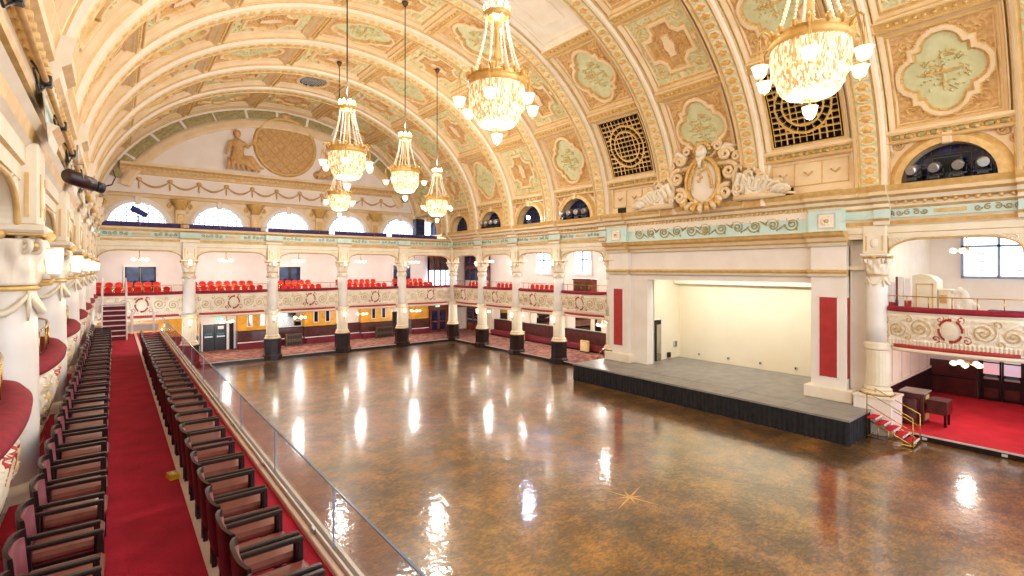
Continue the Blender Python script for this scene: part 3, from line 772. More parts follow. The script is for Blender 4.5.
CORN_ = [(.32, 8.16), (.36, 8.22), (.36, 8.34), (.50, 8.42), (.55, 8.55), (.76, 8.62), (.78, 8.74), (.84, 8.86), (.88, 8.95), (0, 8.97)]
CM = ['gold', 'flute_cream', 'gold', 'flute_cream', 'gold', 'vault_cream', 'gold', 'gold', 'cream']
def frieze_orn(mb, L, o=.27):
    c = L / 2
    mb.box(c - .42, c + .42, -o - .02, -o, 7.93, 8.05, 'gold', .008)
    for s_ in (-1, 1):
        for i in range(5):
            xx = c + s_ * (.68 + i * .24); mb.tube([(xx + s_ * q[0], -o, 7.99 + q[1]) for q in spiral((0, 0), .11, 1.3, 1 if i % 2 else -1, i, 18)], .02, 5, 'olive')
        for i in range(3): mb.tube([(c + s_ * (1.95 + .04 * i), -o, 7.92), (c + s_ * (1.98 + .09 * i), -o, 8.0), (c + s_ * (1.92 + .14 * i), -o, 8.08)], .018, 5, 'olive')
def side_bay(L, corn=True, k_=1):
    CORN = [(.32 + (o - .32) * k_, z) for o, z in CORN_]
    mb = valance(L); prof = PROF + (CORN[1:] if corn else []); mm = PM + (CM if corn else [])
    sweep(mb, prof, (0, 0), (L, 0), (0, -1), mm, cap=False)
    frieze_orn(mb, L)
    if corn:
        nd = int(L / .27)
        for q in range(nd): mb.ball((.13 + q * .27, -.44, 8.34), (.07, .1, .07), 'gold', 6)
    for xx in (0, L):   # break forward above each column
        h = .5
        P = PROF[5:8] + [(.27, 7.83), (.27, 8.15)] + (CORN[1:] if corn else [])
        a, b_ = (xx, xx + h) if xx == 0 else (xx - h, xx)
        sweep(mb, [(o + .16, z) for o, z in P], (a, 0), (b_, 0), (0, -1), (['flute_cream', 'gold', 'gold', 'frieze_blue'] + (CM if corn else []))[:len(P) - 1])
    return mb
SB = side_bay(BY).mesh('trim'); FB = side_bay(BX, False)
sweep(FB, [(.32, 8.15), (.36, 8.2), (.46, 8.26), (.5, 8.36), (.2, 8.4), (0, 8.4)], (0, 0), (BX, 0), (0, -1), ['gold', 'gold', 'vault_cream', 'gold', 'gold'], cap=False)
FB = FB.mesh('trim')
for k in range(5): trim(FB, (XL + BX * k, YF, 0), 0)
for k in (0, 1, 2, 3, 7, 8): trim(SB, (XR, YC[k], 0), -pi / 2)
SL = side_bay(4.9, True, .45).mesh('trim'); SL2 = side_bay(BY, True, .45).mesh('trim')
for k in range(0, 9): trim(SL2 if k < 4 else SL, (XL, LY[k + 1], 0), pi / 2)
# vertical wall between cornice and vault with lunettes (right side and its mirror image)
def spandrel(y0, y1, lun, flip):
    mb = MB(mirx if flip else None, flip); X = 21.58; yc = (y0 + y1) / 2
    f = lambda y, z, d: (X + .5 * d, y, z)
    if lun: arch_wall(mb, y0, y1, 8.95, 10.75, [(yc, 8.95, 1.22, 1.22)], f, 'vault_cream')
    else: mb.box(X, X + .5, y0, y1, 8.95, 10.75, 'vault_cream')
    g = lambda y, z, d: (X - d, y, z)
    if lun:
        archivolt(mb, yc, 8.95, 1.22, 1.22, .40, g, 'gold', .06, .16)
        mb.box(X - .24, X, yc - .14, yc + .14, 10.12, 10.62, 'vault_cream', .04)
        mb.prism([(yc + 1.24 * cos(pi * k / 20), 8.95 + 1.24 * sin(pi * k / 20)) for k in range(21)], lambda p: (X + .42, p[0], p[1]), lambda p: (X + .46, p[0], p[1]), 'dark_glass')
        for q in range(-4, 5):
            hh = 1.2 * sqrt(1 - (q * .26 / 1.22) ** 2); mb.box(X + .38, X + .42, yc + q * .26 - .012, yc + q * .26 + .012, 8.95, 8.95 + hh, 'black_metal')
        for q in range(1, 4): 
            hw = 1.2 * sqrt(1 - (q * .3 / 1.22) ** 2); mb.box(X + .38, X + .42, yc - hw, yc + hw, 8.95 + q * .3 - .012, 8.95 + q * .3 + .012, 'black_metal')
        for s_ in (-1, 1):
            for (a, z, r_) in ((1.35, 10.3, .25), (1.1, 10.45, .16), (1.62, 10.0, .2), (1.75, 9.6, .16)):
                mb.tube([(X - .04, yc + s_ * (a + q[0]), z + q[1]) for q in spiral((0, 0), r_, 1.6)], .045, 6, 'buff_relief')
    else:
        for (a, b_, c_, d_) in ((-1.4, 1.4, 9.3, 9.34), (-1.4, 1.4, 10.2, 10.24)): mb.box(X - .03, X, yc + a, yc + b_, c_, d_, 'gold')
        for a in (-1.4, -.5, .5, 1.37): mb.box(X - .03, X, yc + a, yc + a + .03, 9.3, 10.24, 'gold')
        mb.box(X - .02, X + .01, yc + .55, yc + 1.1, 8.98, 9.35, 'dark_void')
        for a in (-.95, 0, .95): mb.tube([(X - .03, yc + a - .15, 9.85), (X - .05, yc + a, 9.7), (X - .03, yc + a + .15, 9.85)], .03, 5, 'gold')
    # shell moulding
    sweep(mb, [(0, 10.42), (.12, 10.5), (.2, 10.62), (.34, 10.7), (.34, 10.8), (0, 10.84)], (X, y0), (X, y1), (-1, 0), ['gold', 'gold', 'vault_cream', 'vault_cream', 'cream'], cap=False)
    q = y0 + .75
    while q < y1 - .7:
        mb.ball((X - .18, q, 10.56), (.13, .15, .10), 'olive', 8); mb.ball((X - .2, q + .16, 10.56), (.07, .05, .09), 'gold', 6); q += .34
    return mb
for b, (y0, y1) in enumerate(EDGES):
    trim(spandrel(y0, y1, b not in (1, 2, 3), False)); trim(spandrel(y0, y1, True, True))

# ------------------------------------------------------------------ stage surround
XS = 21.92; Y0, Y1 = 7.0, 18.72; OP0, OP1 = 8.25, 16.35
mb = MB()
mb.box(XS + .28, XS + .9, Y0, OP0, .885, 7.0, 'white_plaster'); mb.box(XS + .28, XS + .9, OP1, Y1, .885, 7.0, 'white_plaster'); mb.box(XS + .28, XS + .9, OP0, OP1, 5.42, 7.0, 'white_plaster')
mb.box(XS + .5, XS + .9, 6.1, Y0, .885, 8.2, 'white_plaster'); mb.box(XS + .28, XS + .9, Y0, Y1, 7.0, 8.3, 'white_plaster')
pr = struct(mb.build('wall_proscenium'))
for (a, b_) in ((Y0, 8.25), (17.4, Y1)):
    mb = MB(); mb.box(XS, XS + .4, a, b_, .885, 6.9, 'white_plaster', .01); mb.box(XS - .12, XS + .4, a - .12, b_ + .15, 6.55, 6.9, 'white_plaster', .02) if 0 else None
    mb.build('pilaster', pr)
    mb = MB(); mb.box(XS - .16, XS + .5, a - .22, b_ + .22, .882, 1.36, 'cream', .03); mb.build('plinth', pr)
    c = (a + b_) / 2
    mb = MB(); mb.box(XS - .015, XS, c - .31, c + .31, 1.76, 4.88, 'red_panel')
    for (q0, q1, z0, z1) in ((-.35, -.31, 1.72, 4.92), (.31, .35, 1.72, 4.92), (-.35, .35, 4.88, 4.92), (-.35, .35, 1.72, 1.76)): mb.box(XS - .02, XS, c + q0, c + q1, z0, z1, 'white_paint')
    mb.build('red_panel', pr)
    mb = MB(); mb.box(XS - .2, XS + .1, a - .02, b_ + .02, 7.44, 8.27, 'frieze_blue'); mb.box(XS - .22, XS - .2, c - .32, c + .32, 7.55, 8.15, 'sky_grey'); mb.box(XS - .24, XS - .21, c - .26, c + .26, 7.6, 8.1, 'cream')
    for q in range(8): mb.ball((XS - .25, c + .13 * cos(q * pi / 4), 7.85 + .13 * sin(q * pi / 4)), (.04, .07, .07), 'cream', 6)
    mb.ball((XS - .26, c, 7.85), .07, 'gold', 8); mb.build('rosette_block', pr)
mb = MB(); mb.box(XS + .08, XS + .1, 0, 0, 0, 0, 'red_panel') if 0 else None
mb.box(XS + .08, XS + .3, Y0 - .012, Y0, 1.76, 4.88, 'red_panel'); mb.build('red_panel', pr)
def bands(mb, prof, mm, brk=.2):
    sweep(mb, prof, (XS + .28, Y0), (XS + .28, Y1), (-1, 0), mm)
    for (a, b_) in ((Y0 - .06, 8.25 + .06), (17.4 - .06, Y1 + .06)): sweep(mb, [(o + brk, z) for o, z in prof], (XS + .28, a), (XS + .28, b_), (-1, 0), mm)
mb = MB(); mb.box(XR - .64, XR + .62, 5.48, 6.66, 0, 1.34, 'white_plaster', .02); mb.box(XR - .68, XR + .66, 5.44, 6.68, 1.3, 1.38, 'cream', .01); mb.build('column_plinth', pr)
mb = MB(); bands(mb, [(0, 5.68), (.16, 5.7), (.2, 5.8), (.26, 5.88), (.26, 5.94), (0, 5.96)], ['gold', 'flute_cream', 'gold', 'gold', 'gold'], .24); mb.build('lower_band', pr)
mb = MB(); bands(mb, [(0, 6.86), (.14, 6.88), (.2, 7.0), (.3, 7.06), (.36, 7.2), (.56, 7.28), (.6, 7.38), (.64, 7.43), (0, 7.45)], ['gold', 'flute_cream', 'gold', 'vault_cream', 'gold', 'gold', 'gold', 'cream'], .24); mb.build('cornice', pr)
mb = MB(); bands(mb, [(.28, 8.24), (.32, 8.28), (.36, 8.36), (.5, 8.44), (.56, 8.56), (.74, 8.64), (.78, 8.76), (.84, 8.86), (.88, 8.98), (-.5, 8.99)], CM, .12)
for q in range(int((Y1 - Y0) / .2)): mb.box(XS - .14, XS - .06, Y0 + .1 + q * .2, Y0 + .2 + q * .2, 8.3, 8.42, 'gold')
mb.build('cornice', pr)
mb = MB(); mb.box(XS + .0, XS + .3, 8.25, 17.4, 7.44, 8.28, 'frieze_blue'); mb.build('frieze', pr)
mb = MB()
for i in range(11):
    yy = 8.95 + i * .77; sg = 1 if i % 2 else -1; sd_ = 1 if i < 5.5 else -1
    mb.tube([(XS - .02, yy + sd_ * q[0], 7.85 + q[1]) for q in spiral((0, 0), .31, 2.0, sg, 0, 40, .13)], .028, 6, 'olive')
    mb.tube([(XS - .02, yy + sd_ * .27, 7.85), (XS - .02, yy + sd_ * .45, 7.85 + sg * .14), (XS - .02, yy + sd_ * .62, 7.85 + sg * .24)], [.03, .035, .015], 6, 'olive')
    for a in (.6, 2.2, 3.9): mb.tube([(XS - .02, yy + .24 * cos(a), 7.85 + .24 * sin(a)), (XS - .02, yy + .33 * cos(a + .3), 7.85 + .31 * sin(a + .3))], [.02, .035], 5, 'olive')
mb.ball((XS - .02, 12.85, 7.8), (.04, .14, .24), 'olive', 8); mb.build('scroll_relief', pr)
mb = MB()
for (a, b_) in ((6.1, 7.1), (18.6, 18.8)): sweep(mb, PROF + CORN_[1:], (XR - .08, a), (XR - .08, b_), (-1, 0), PM + CM, cap=False)
trim(mb)
# stage interior
struct(MB().box(XS + .9, 26, 6.5, 6.75, .89, 6.5, 'stage_wall').build('wall_stage_right')); struct(MB().box(XS + .3, 26, 6.5, 17.2, 5.95, 6.1, 'stage_wall').build('ceiling_stage'))
struct(MB().box(25.8, 26.0, 6.5, 17.3, .0, 6.5, 'stage_wall').build('wall_stage'))
mb = MB(); mb.box(XS + .9, 25.8, 16.75, 17.0, .89, 6.5, 'stage_wall')
mb.prism([(XS + .85, OP1), (XS + .92, OP1), (XS + .92, 17.0), (XS + .85, 17.0)], lambda p: (p[0], p[1], .89), lambda p: (p[0], p[1], 5.42), 'stage_wall')
sw = struct(mb.build('wall_stage_left')); struct(MB().box(25.2, 25.8, 6.7, 16.7, 5.15, 5.42, 'stage_wall').build('trim_stage'))
bt = thing('added_stage_batten', 'unseen row of stage lights added above the opening to brighten the stage', 'stage lights', (23.4, 12.3, 5.78))  # added lamps, out of view, put in to brighten the stage back wall
mb = MB(); mb.tube([(0, -3.8, .06), (0, 3.8, .06)], .03, 6, 'black_metal')
for q in range(8): mb.box(-.12, .12, -3.5 + q, -3.2 + q, -.12, .04, 'black_metal', .02)
for q in (-3.6, 0, 3.6): mb.tube([(0, q, .06), (0, q, .168)], .02, 6, 'black_metal')
mb.build('bar', bt)
for q in (-2.6, 0, 2.6):  # added fill light for the stage interior
    l = bpy.data.lights.new('added_stage_fill', 'AREA'); l.shape = 'RECTANGLE'; l.size = .3; l.size_y = 2.2; l.energy = 55; l.color = (1, .98, .94)
    o = bpy.data.objects.new('added_stage_fill', l); C.objects.link(o); o.location = (23.4, 12.3 + q, 5.62); o.rotation_euler = (0, R(-38), 0)
mb = MB(); mb.box(23.25, 23.95, 16.70, 16.76, .88, 3.15, 'dark_void'); mb.box(23.2, 23.25, 16.68, 16.76, .88, 3.2, 'white_paint'); mb.box(23.95, 24.0, 16.68, 16.76, .88, 3.2, 'white_paint'); mb.box(23.2, 24.0, 16.68, 16.76, 3.15, 3.2, 'white_paint'); mb.box(23.5, 23.9, 16.66, 16.7, .9, 2.9, 'mirror')
struct(mb.build('door_1'))
mb = MB(); mb.box(24.55, 24.8, 16.62, 16.75, .95, 1.25, 'black_metal', .02); mb.box(24.6, 24.75, 16.6, 16.62, 1.0, 1.2, 'dark_void'); tag(mb.build('floor_box'), 'small black box on the stage floor beside the stage door', 'box')
mb = MB(); mb.box(25.2, 25.45, 16.66, 16.75, 1.5, 1.85, 'sky_grey', .01)
for q in range(5): mb.box(25.22, 25.43, 16.65, 16.66, 1.54 + q * .06, 1.57 + q * .06, 'dark_void')
tag(mb.build('vent_panel'), 'small grey louvred vent low on the side wall of the stage', 'vent')
for i in range(5):
    mb = MB(); mb.box(25.74, 25.8, 8.6 + i * 1.7, 8.72 + i * 1.7, 1.12, 1.26, 'sky_grey', .01); mb.box(25.73, 25.74, 8.63 + i * 1.7, 8.69 + i * 1.7, 1.15, 1.23, 'dark_void')
    tag(mb.build('wall_socket'), 'small grey socket near the stage back wall floor, %s from the right' % ORD[i], 'socket', 'sockets along the stage back wall')
st = thing('stage', 'low stage platform with grey floor and black pleated skirt', 'stage', (0, 0, 0))
mb = MB(); mb.box(19.4, 25.79, 6.1, 19.1, .80, .88, 'stage_grey', .01)
for q in range(1, 6): mb.box(19.4, XS + .2, 6.1 + q * 2.16, 6.115 + q * 2.16, .879, .882, 'black_metal')
mb.box(20.6, 20.62, 6.1, 19.1, .879, .882, 'black_metal'); mb.build('platform', st)
mb = MB(); n = 700; P = np.zeros((n, 3, 3))
path = [(22.0, 19.08), (19.42, 19.08), (19.42, 6.12), (22.0, 6.12)]; Ls = [2.58, 12.96, 2.58]; tot = sum(Ls)
for i in range(n):
    s_ = tot * i / (n - 1); k = 0
    while k < 2 and s_ > Ls[k]: s_ -= Ls[k]; k += 1
    a, b_ = path[k], path[k + 1]; u = s_ / Ls[k]; wv = .022 * sin(i * .9) + .012 * sin(i * .37)
    nx = ((0, 1), (-1, 0), (0, -1))[k]
    for j, z in enumerate((.0, .4, .81)): P[i, j] = (a[0] + (b_[0] - a[0]) * u + nx[0] * wv * (1.3 - z), a[1] + (b_[1] - a[1]) * u + nx[1] * wv * (1.3 - z), z)
mb.grid(P, 'black_cloth'); mb.build('skirt', st)
# carved cartouche over the stage
ct = thing('cartouche', 'large carved plaster crest with oval shield and mask above the stage cornice', 'ornament', (21.3, 12.55, 8.95))
mb = MB(); B = 'vault_cream'
Pz = np.zeros((40, 12, 3))
mb.ball((-.02, 0, 1.05), (.26, .72, 1.0), 'cream', 28); mb.build('oval_shield', ct)
mb = MB(); mb.tube([(-.12, .80 * cos(a), 1.05 + 1.08 * sin(a)) for a in np.linspace(0, 2 * pi, 40)[:-1]], [.10 + .025 * (i % 2) for i in range(39)], 8, 'gilt', True); mb.build('shield_frame', ct)
mb = MB()
mb.ball((-.22, 0, 2.42), (.24, .26, .32), 'flute_cream', 14); mb.ball((-.45, 0, 2.36), (.06, .05, .08), 'flute_cream', 8); mb.tube([(-.3, -.2, 2.15), (-.4, 0, 2.0), (-.3, .2, 2.15)], [.06, .14, .06], 8, 'flute_cream'); mb.tube([(-.35, 0, 2.1), (-.4, 0, 1.85), (-.33, 0, 1.65)], [.13, .1, .03], 8, 'flute_cream')
for s_ in (-1, 1): mb.ball((-.43, s_ * .1, 2.5), (.04, .06, .04), B, 8)
for q in range(9): a = pi * q / 8; mb.ball((-.15, .36 * cos(a), 2.5 + .32 * sin(a)), .11, 'gilt', 8)
mb.build('mask', ct)
for s_ in (-1, 1):
    mb = MB()
    for q in range(11): t = q / 10; mb.ball((-.32, s_ * (.14 + .42 * sin(pi * t * .5)), 2.0 - 1.25 * t), .09, 'gilt', 7)
    mb.build('garland', ct)
mb = MB()
for q in range(5): mb.ball((-.34, .06 * (-1) ** q, 1.7 - .16 * q), .09, 'gilt', 7)
mb.build('pendant', ct)
for s_ in (-1, 1):
    mb = MB()
    S_ = lambda c, r0, tn, a0=0, sg=1, th=.12, m='vault_cream': mb.tube([(-.12 - .1 * i / 40, s_ * (c[0] + (q[0] - c[0])), q[1]) for i, q in enumerate(spiral(c, r0, tn, sg, a0, 40, .14))], [th * (1 - .45 * i / 40) for i in range(41)], 8, m)
    S_((1.12, 2.15), .34, 1.7); S_((1.3, 1.35), .42, 1.8, 2, -1); S_((1.1, .45), .38, 1.7, 1); S_((.75, 2.55), .26, 1.5, 3, -1, .09); S_((.5, .0), .26, 1.5, 2, 1, .1); S_((1.75, .55), .36, 1.7, 0, 1, .11); S_((1.62, 1.95), .2, 1.4, 1, 1, .08)
    mb.tube([(-.1, s_ * .8, 2.2), (-.2, s_ * 1.2, 2.52), (-.1, s_ * 1.65, 2.42)], [.1, .13, .03], 8, 'flute_cream')
    mb.build('scroll_surround', ct)
    mb = MB()
    rw = random.Random(3)
    for i in range(22):     # acanthus leaves curling away to the side
        u = i / 21; y0_ = 1.45 + 2.1 * u; z0 = .1 + (.55 if i % 3 == 0 else .15) * (1 - u); h_ = (1.45 - 1.25 * u) * rw.uniform(.55, 1)
        a_ = rw.uniform(.15, .5)
        mb.tube([(-.05, s_ * y0_, z0), (-.2, s_ * (y0_ + a_ * .3), z0 + h_ * .5), (-.26, s_ * (y0_ + a_ * .8), z0 + h_ * .85), (-.30, s_ * (y0_ + a_ * 1.3), z0 + h_ * .8), (-.3, s_ * (y0_ + a_ * 1.35), z0 + h_ * .62)], [.06, .12, .10, .07, .03], 7, ('vault_cream', 'cream', 'flute_cream')[i % 3])
    for (c_, r_, q_) in (((1.95, 1.0), .26, 1), ((2.75, .75), .2, 2), ((2.2, .25), .22, 0), ((1.6, .35), .2, 3)): S_(c_, r_, 1.6, q_, -1, .075, 'cream')
    S_((2.35, .55), .4, 2.0, 0, -1, .11, 'flute_cream'); S_((3.05, .35), .24, 1.6, 1, 1, .09)
    mb.tube([(-.1, s_ * 1.6, 1.55), (-.12, s_ * 2.3, 1.35), (-.1, s_ * 3.0, .62), (-.08, s_ * 3.6, .15), (-.08, s_ * 4.0, .08)], [.09, .13, .11, .08, .04], 8, 'vault_cream')
    mb.tube([(-.1, s_ * 1.5, .1), (-.14, s_ * 2.4, .12), (-.08, s_ * 3.6, .08)], [.14, .16, .08], 8, B)
    mb.build('acanthus_wing', ct)
mb = MB()
for q in range(9): a = -pi * q / 8; mb.tube([(-.2, .8 * cos(a), .3 + .3 * sin(a)), (-.35, .95 * cos(a), .15 + .38 * sin(a)), (-.3, 1.0 * cos(a), .0 + .42 * sin(a))], [.12, .14, .04], 7, 'gilt' if q % 2 else B)
mb.build('acanthus_base', ct)

# ------------------------------------------------------------------ the raised terrace with two rows of armchairs
ZT = 3.1
mb = MB(); mb.box(-1.0, 1.80, -9, 28.2, .0, 3.04, 'dark_wood'); mb.box(-1.0, 1.62, -9, 28.2, 3.04, ZT, 'red_carpet')
mb.box(.70, .79, -9, 28.2, 3.1, 3.115, 'ledge')
struct(mb.build('floor_terrace'))
mb = MB(); mb.box(1.62, 1.68, -9, 28.2, 3.04, 3.16, 'ledge', .01); mb.box(1.68, 1.84, -9, 28.2, 3.04, 3.13, 'ledge', .01); mb.box(1.69, 1.71, -9, 28.2, 3.13, 3.2, 'white_paint'); mb.box(1.755, 1.775, -9, 28.2, 3.13, 3.2, 'white_paint')
gb = thing('glass_balustrade', 'long frameless glass balustrade with beige ledge along the red terrace', 'balustrade', (0, 0, 0)); mb.build('ledge', gb)
q = 0; y = -2.0
while y < 28.0:
    y2 = min(y + 2.35, 28.1)
    mb = MB(); mb.box(1.725, 1.739, y + .01, y2 - .01, 3.15, 3.80, 'clear_glass'); o = mb.build('glass_panel', gb)
    mb = MB(); mb.box(1.722, 1.742, y + .01, y2 - .01, 3.797, 3.807, 'glass_edge'); mb.box(1.724, 1.74, y + .006, y + .016, 3.2, 3.8, 'glass_edge'); mb.build('polished_edge', o)
    mb = MB(); mb.box(1.66, 1.70, y + .45, y + .55, 3.16, 3.21, 'steel', .008); mb.build('clamp', o)
    y = y2
def chair_proto():
    r = thing('armchair', 'x', 'armchair', (0, 0, 0))
    w = .252
    for (sx, sy) in ((1, 1), (1, -1), (-1, 1), (-1, -1)):
        mb = MB(); x = .215 if sx > 0 else -.235
        a, b_ = (x - .022, x + .022); mb.box(a, b_, sy * w - .02, sy * w + .02, 0, .62, 'dark_wood', .006); mb.build('leg', r)
    for sy in (-1, 1):
        mb = MB(); mb.box(-.27, .24, sy * w - .026, sy * w + .026, .615, .655, 'dark_wood', .01); mb.build('armrest', r)
        mb = MB(); mb.box(-.23, .21, sy * w - .012, sy * w + .012, .34, .40, 'dark_wood', .005); mb.build('side_rail', r)
    mb = MB(); mb.box(.19, .235, -.235, .235, .30, .40, 'dark_wood', .006); mb.box(-.25, -.21, -.235, .235, .30, .38, 'dark_wood', .006); mb.build('seat_frame', r)
    mb = MB(); mb.box(-.24, .255, -.228, .228, .385, .475, 'leather', .03); mb.build('seat', r)
    n, m_ = 17, 7
    def back(dx, z0, z1, hw, mname, th):
        yy = np.linspace(-hw, hw, n); zz = np.linspace(z0, z1, m_); mb = MB()
        def X(y, z): return -.215 - .055 * (1 - abs(y / .275) ** 3.0) - (z - .4) * .08 + dx
        P = np.zeros((n, m_, 3))
        for i, y in enumerate(yy):
            for j, z in enumerate(zz): P[i, j] = (X(y, z), y, z + (.02 * (1 - (y / hw) ** 2) if j == m_ - 1 else 0))
        Q = P.copy(); Q[:, :, 0] -= th
        mb.grid(P, mname, True); mb.grid(Q[::-1], mname, True)
        for E_ in (np.stack([P[0], Q[0]], 0)[::-1], np.stack([P[-1], Q[-1]], 0), np.stack([P[:, 0], Q[:, 0]], 0), np.stack([P[:, -1], Q[:, -1]], 0)[::-1]): mb.grid(E_, mname, False)
        return mb
    back(0, .33, .80, .268, 'dark_wood', .03).build('back_shell', r)
    back(.022, .43, .755, .212, 'leather_mauve_reflection', .022).build('back_pad', r)
    return r
ch0 = chair_proto(); cf = True
def arm_chair(x, y, rz, label):
    global cf
    if cf: o = ch0; o.location = (x, y, ZT); o.rotation_euler = (0, 0, rz); o['label'] = label; cf = False
    else: o = dup(ch0, (x, y, ZT), rz, label)
    o['group'] = 'terrace armchairs'
    return o
for i in range(30):
    y = 3.95 + i * .7 + random.uniform(-.012, .012)
    if y < 25.2: arm_chair(-.315 + random.uniform(-.012, .012), y, random.uniform(-.03, .03), 'dark wooden armchair, %s from near end of the row against the cream balcony fronts' % ORD[i])
y = 3.55; i = 0
while y < 21.2:
    arm_chair(1.0 + random.uniform(-.01, .01), y, random.uniform(-.02, .02), 'dark wooden armchair, %s from near end of the row nearest the glass balustrade' % ORD[i])
    y += .592 + random.uniform(-.008, .008) + (.12 if i == 6 else 0); i += 1
mb = MB(); mb.prism([(-.06, -.09), (.06, -.09), (.06, .09), (-.06, .09)], lambda p: (p[0], p[1], 0), lambda p: (p[0] * .96, p[1] * .96, .07), 'yellow_plastic'); mb.prism([(-.02, -.05), (.02, -.05), (.02, .05), (-.02, .05)], lambda p: (p[0], p[1], .07), lambda p: (p[0], p[1], .074), 'white_paint'); o = mb.build('warning_block', None, (.64, 8.35, ZT), .2); tag(o, 'small bright yellow block on the red carpet behind the right chair row', 'block')
# steps from the terrace up over the left balcony front
t = thing('terrace_steps', 'white framed red steps climbing from the red terrace to the left balcony', 'steps', (0, 25.7, ZT))
for i in range(7):
    mb = MB(); mb.box(-.38, .40, i * .24, i * .24 + .27, .19 * i + .16, .19 * i + .2, 'white_paint'); mb.box(-.38, .40, i * .24 + .02, i * .24 + .05, .19 * i, .19 * i + .16, 'maroon'); mb.box(-.37, .39, i * .24 + .03, i * .24 + .27, .19 * i + .2, .19 * i + .21, 'maroon'); mb.build('tread', t)
for s_ in (-.40, .38):
    mb = MB(); mb.box(s_, s_ + .05, -.06, 0, 0, 2.0, 'white_paint', .01); mb.box(s_, s_ + .05, 1.75, 1.82, 0, 2.5, 'white_paint', .01); mb.tube([(s_ + .025, -.03, 1.98), (s_ + .025, 1.78, 2.48)], .03, 6, 'white_paint'); mb.prism([(-.02, 0), (.12, 0), (1.78, 1.30), (1.78, 1.42), (1.6, 1.42)], lambda p: (s_ + .01, p[0], p[1]), lambda p: (s_ + .04, p[0], p[1]), 'white_paint'); mb.build('handrail', t)
mb = MB(); mb.box(-.6, .40, 1.78, 2.9, 1.30, 1.40, 'white_paint', .01); mb.box(-.62, -.35, 1.68, 1.80, 1.05, 1.55, 'white_paint', .01); mb.box(.33, .39, 2.8, 2.86, 0, 1.3, 'white_paint'); mb.build('landing', t)
t = thing('end_rail', 'white post and low rail closing the far end of the terrace', 'railing', (0, 27.9, ZT))
for x in (.62, 1.42): 
    mb = MB(); mb.box(x - .05, x + .05, -.05, .05, 0, .95, 'white_paint', .012); mb.build('post', t)
mb = MB(); mb.box(-.9, 1.6, -.03, .03, .38, .46, 'white_paint', .01); mb.box(-.9, 1.6, -.02, .02, .1, .38, 'sky_grey'); mb.build('panel', t)

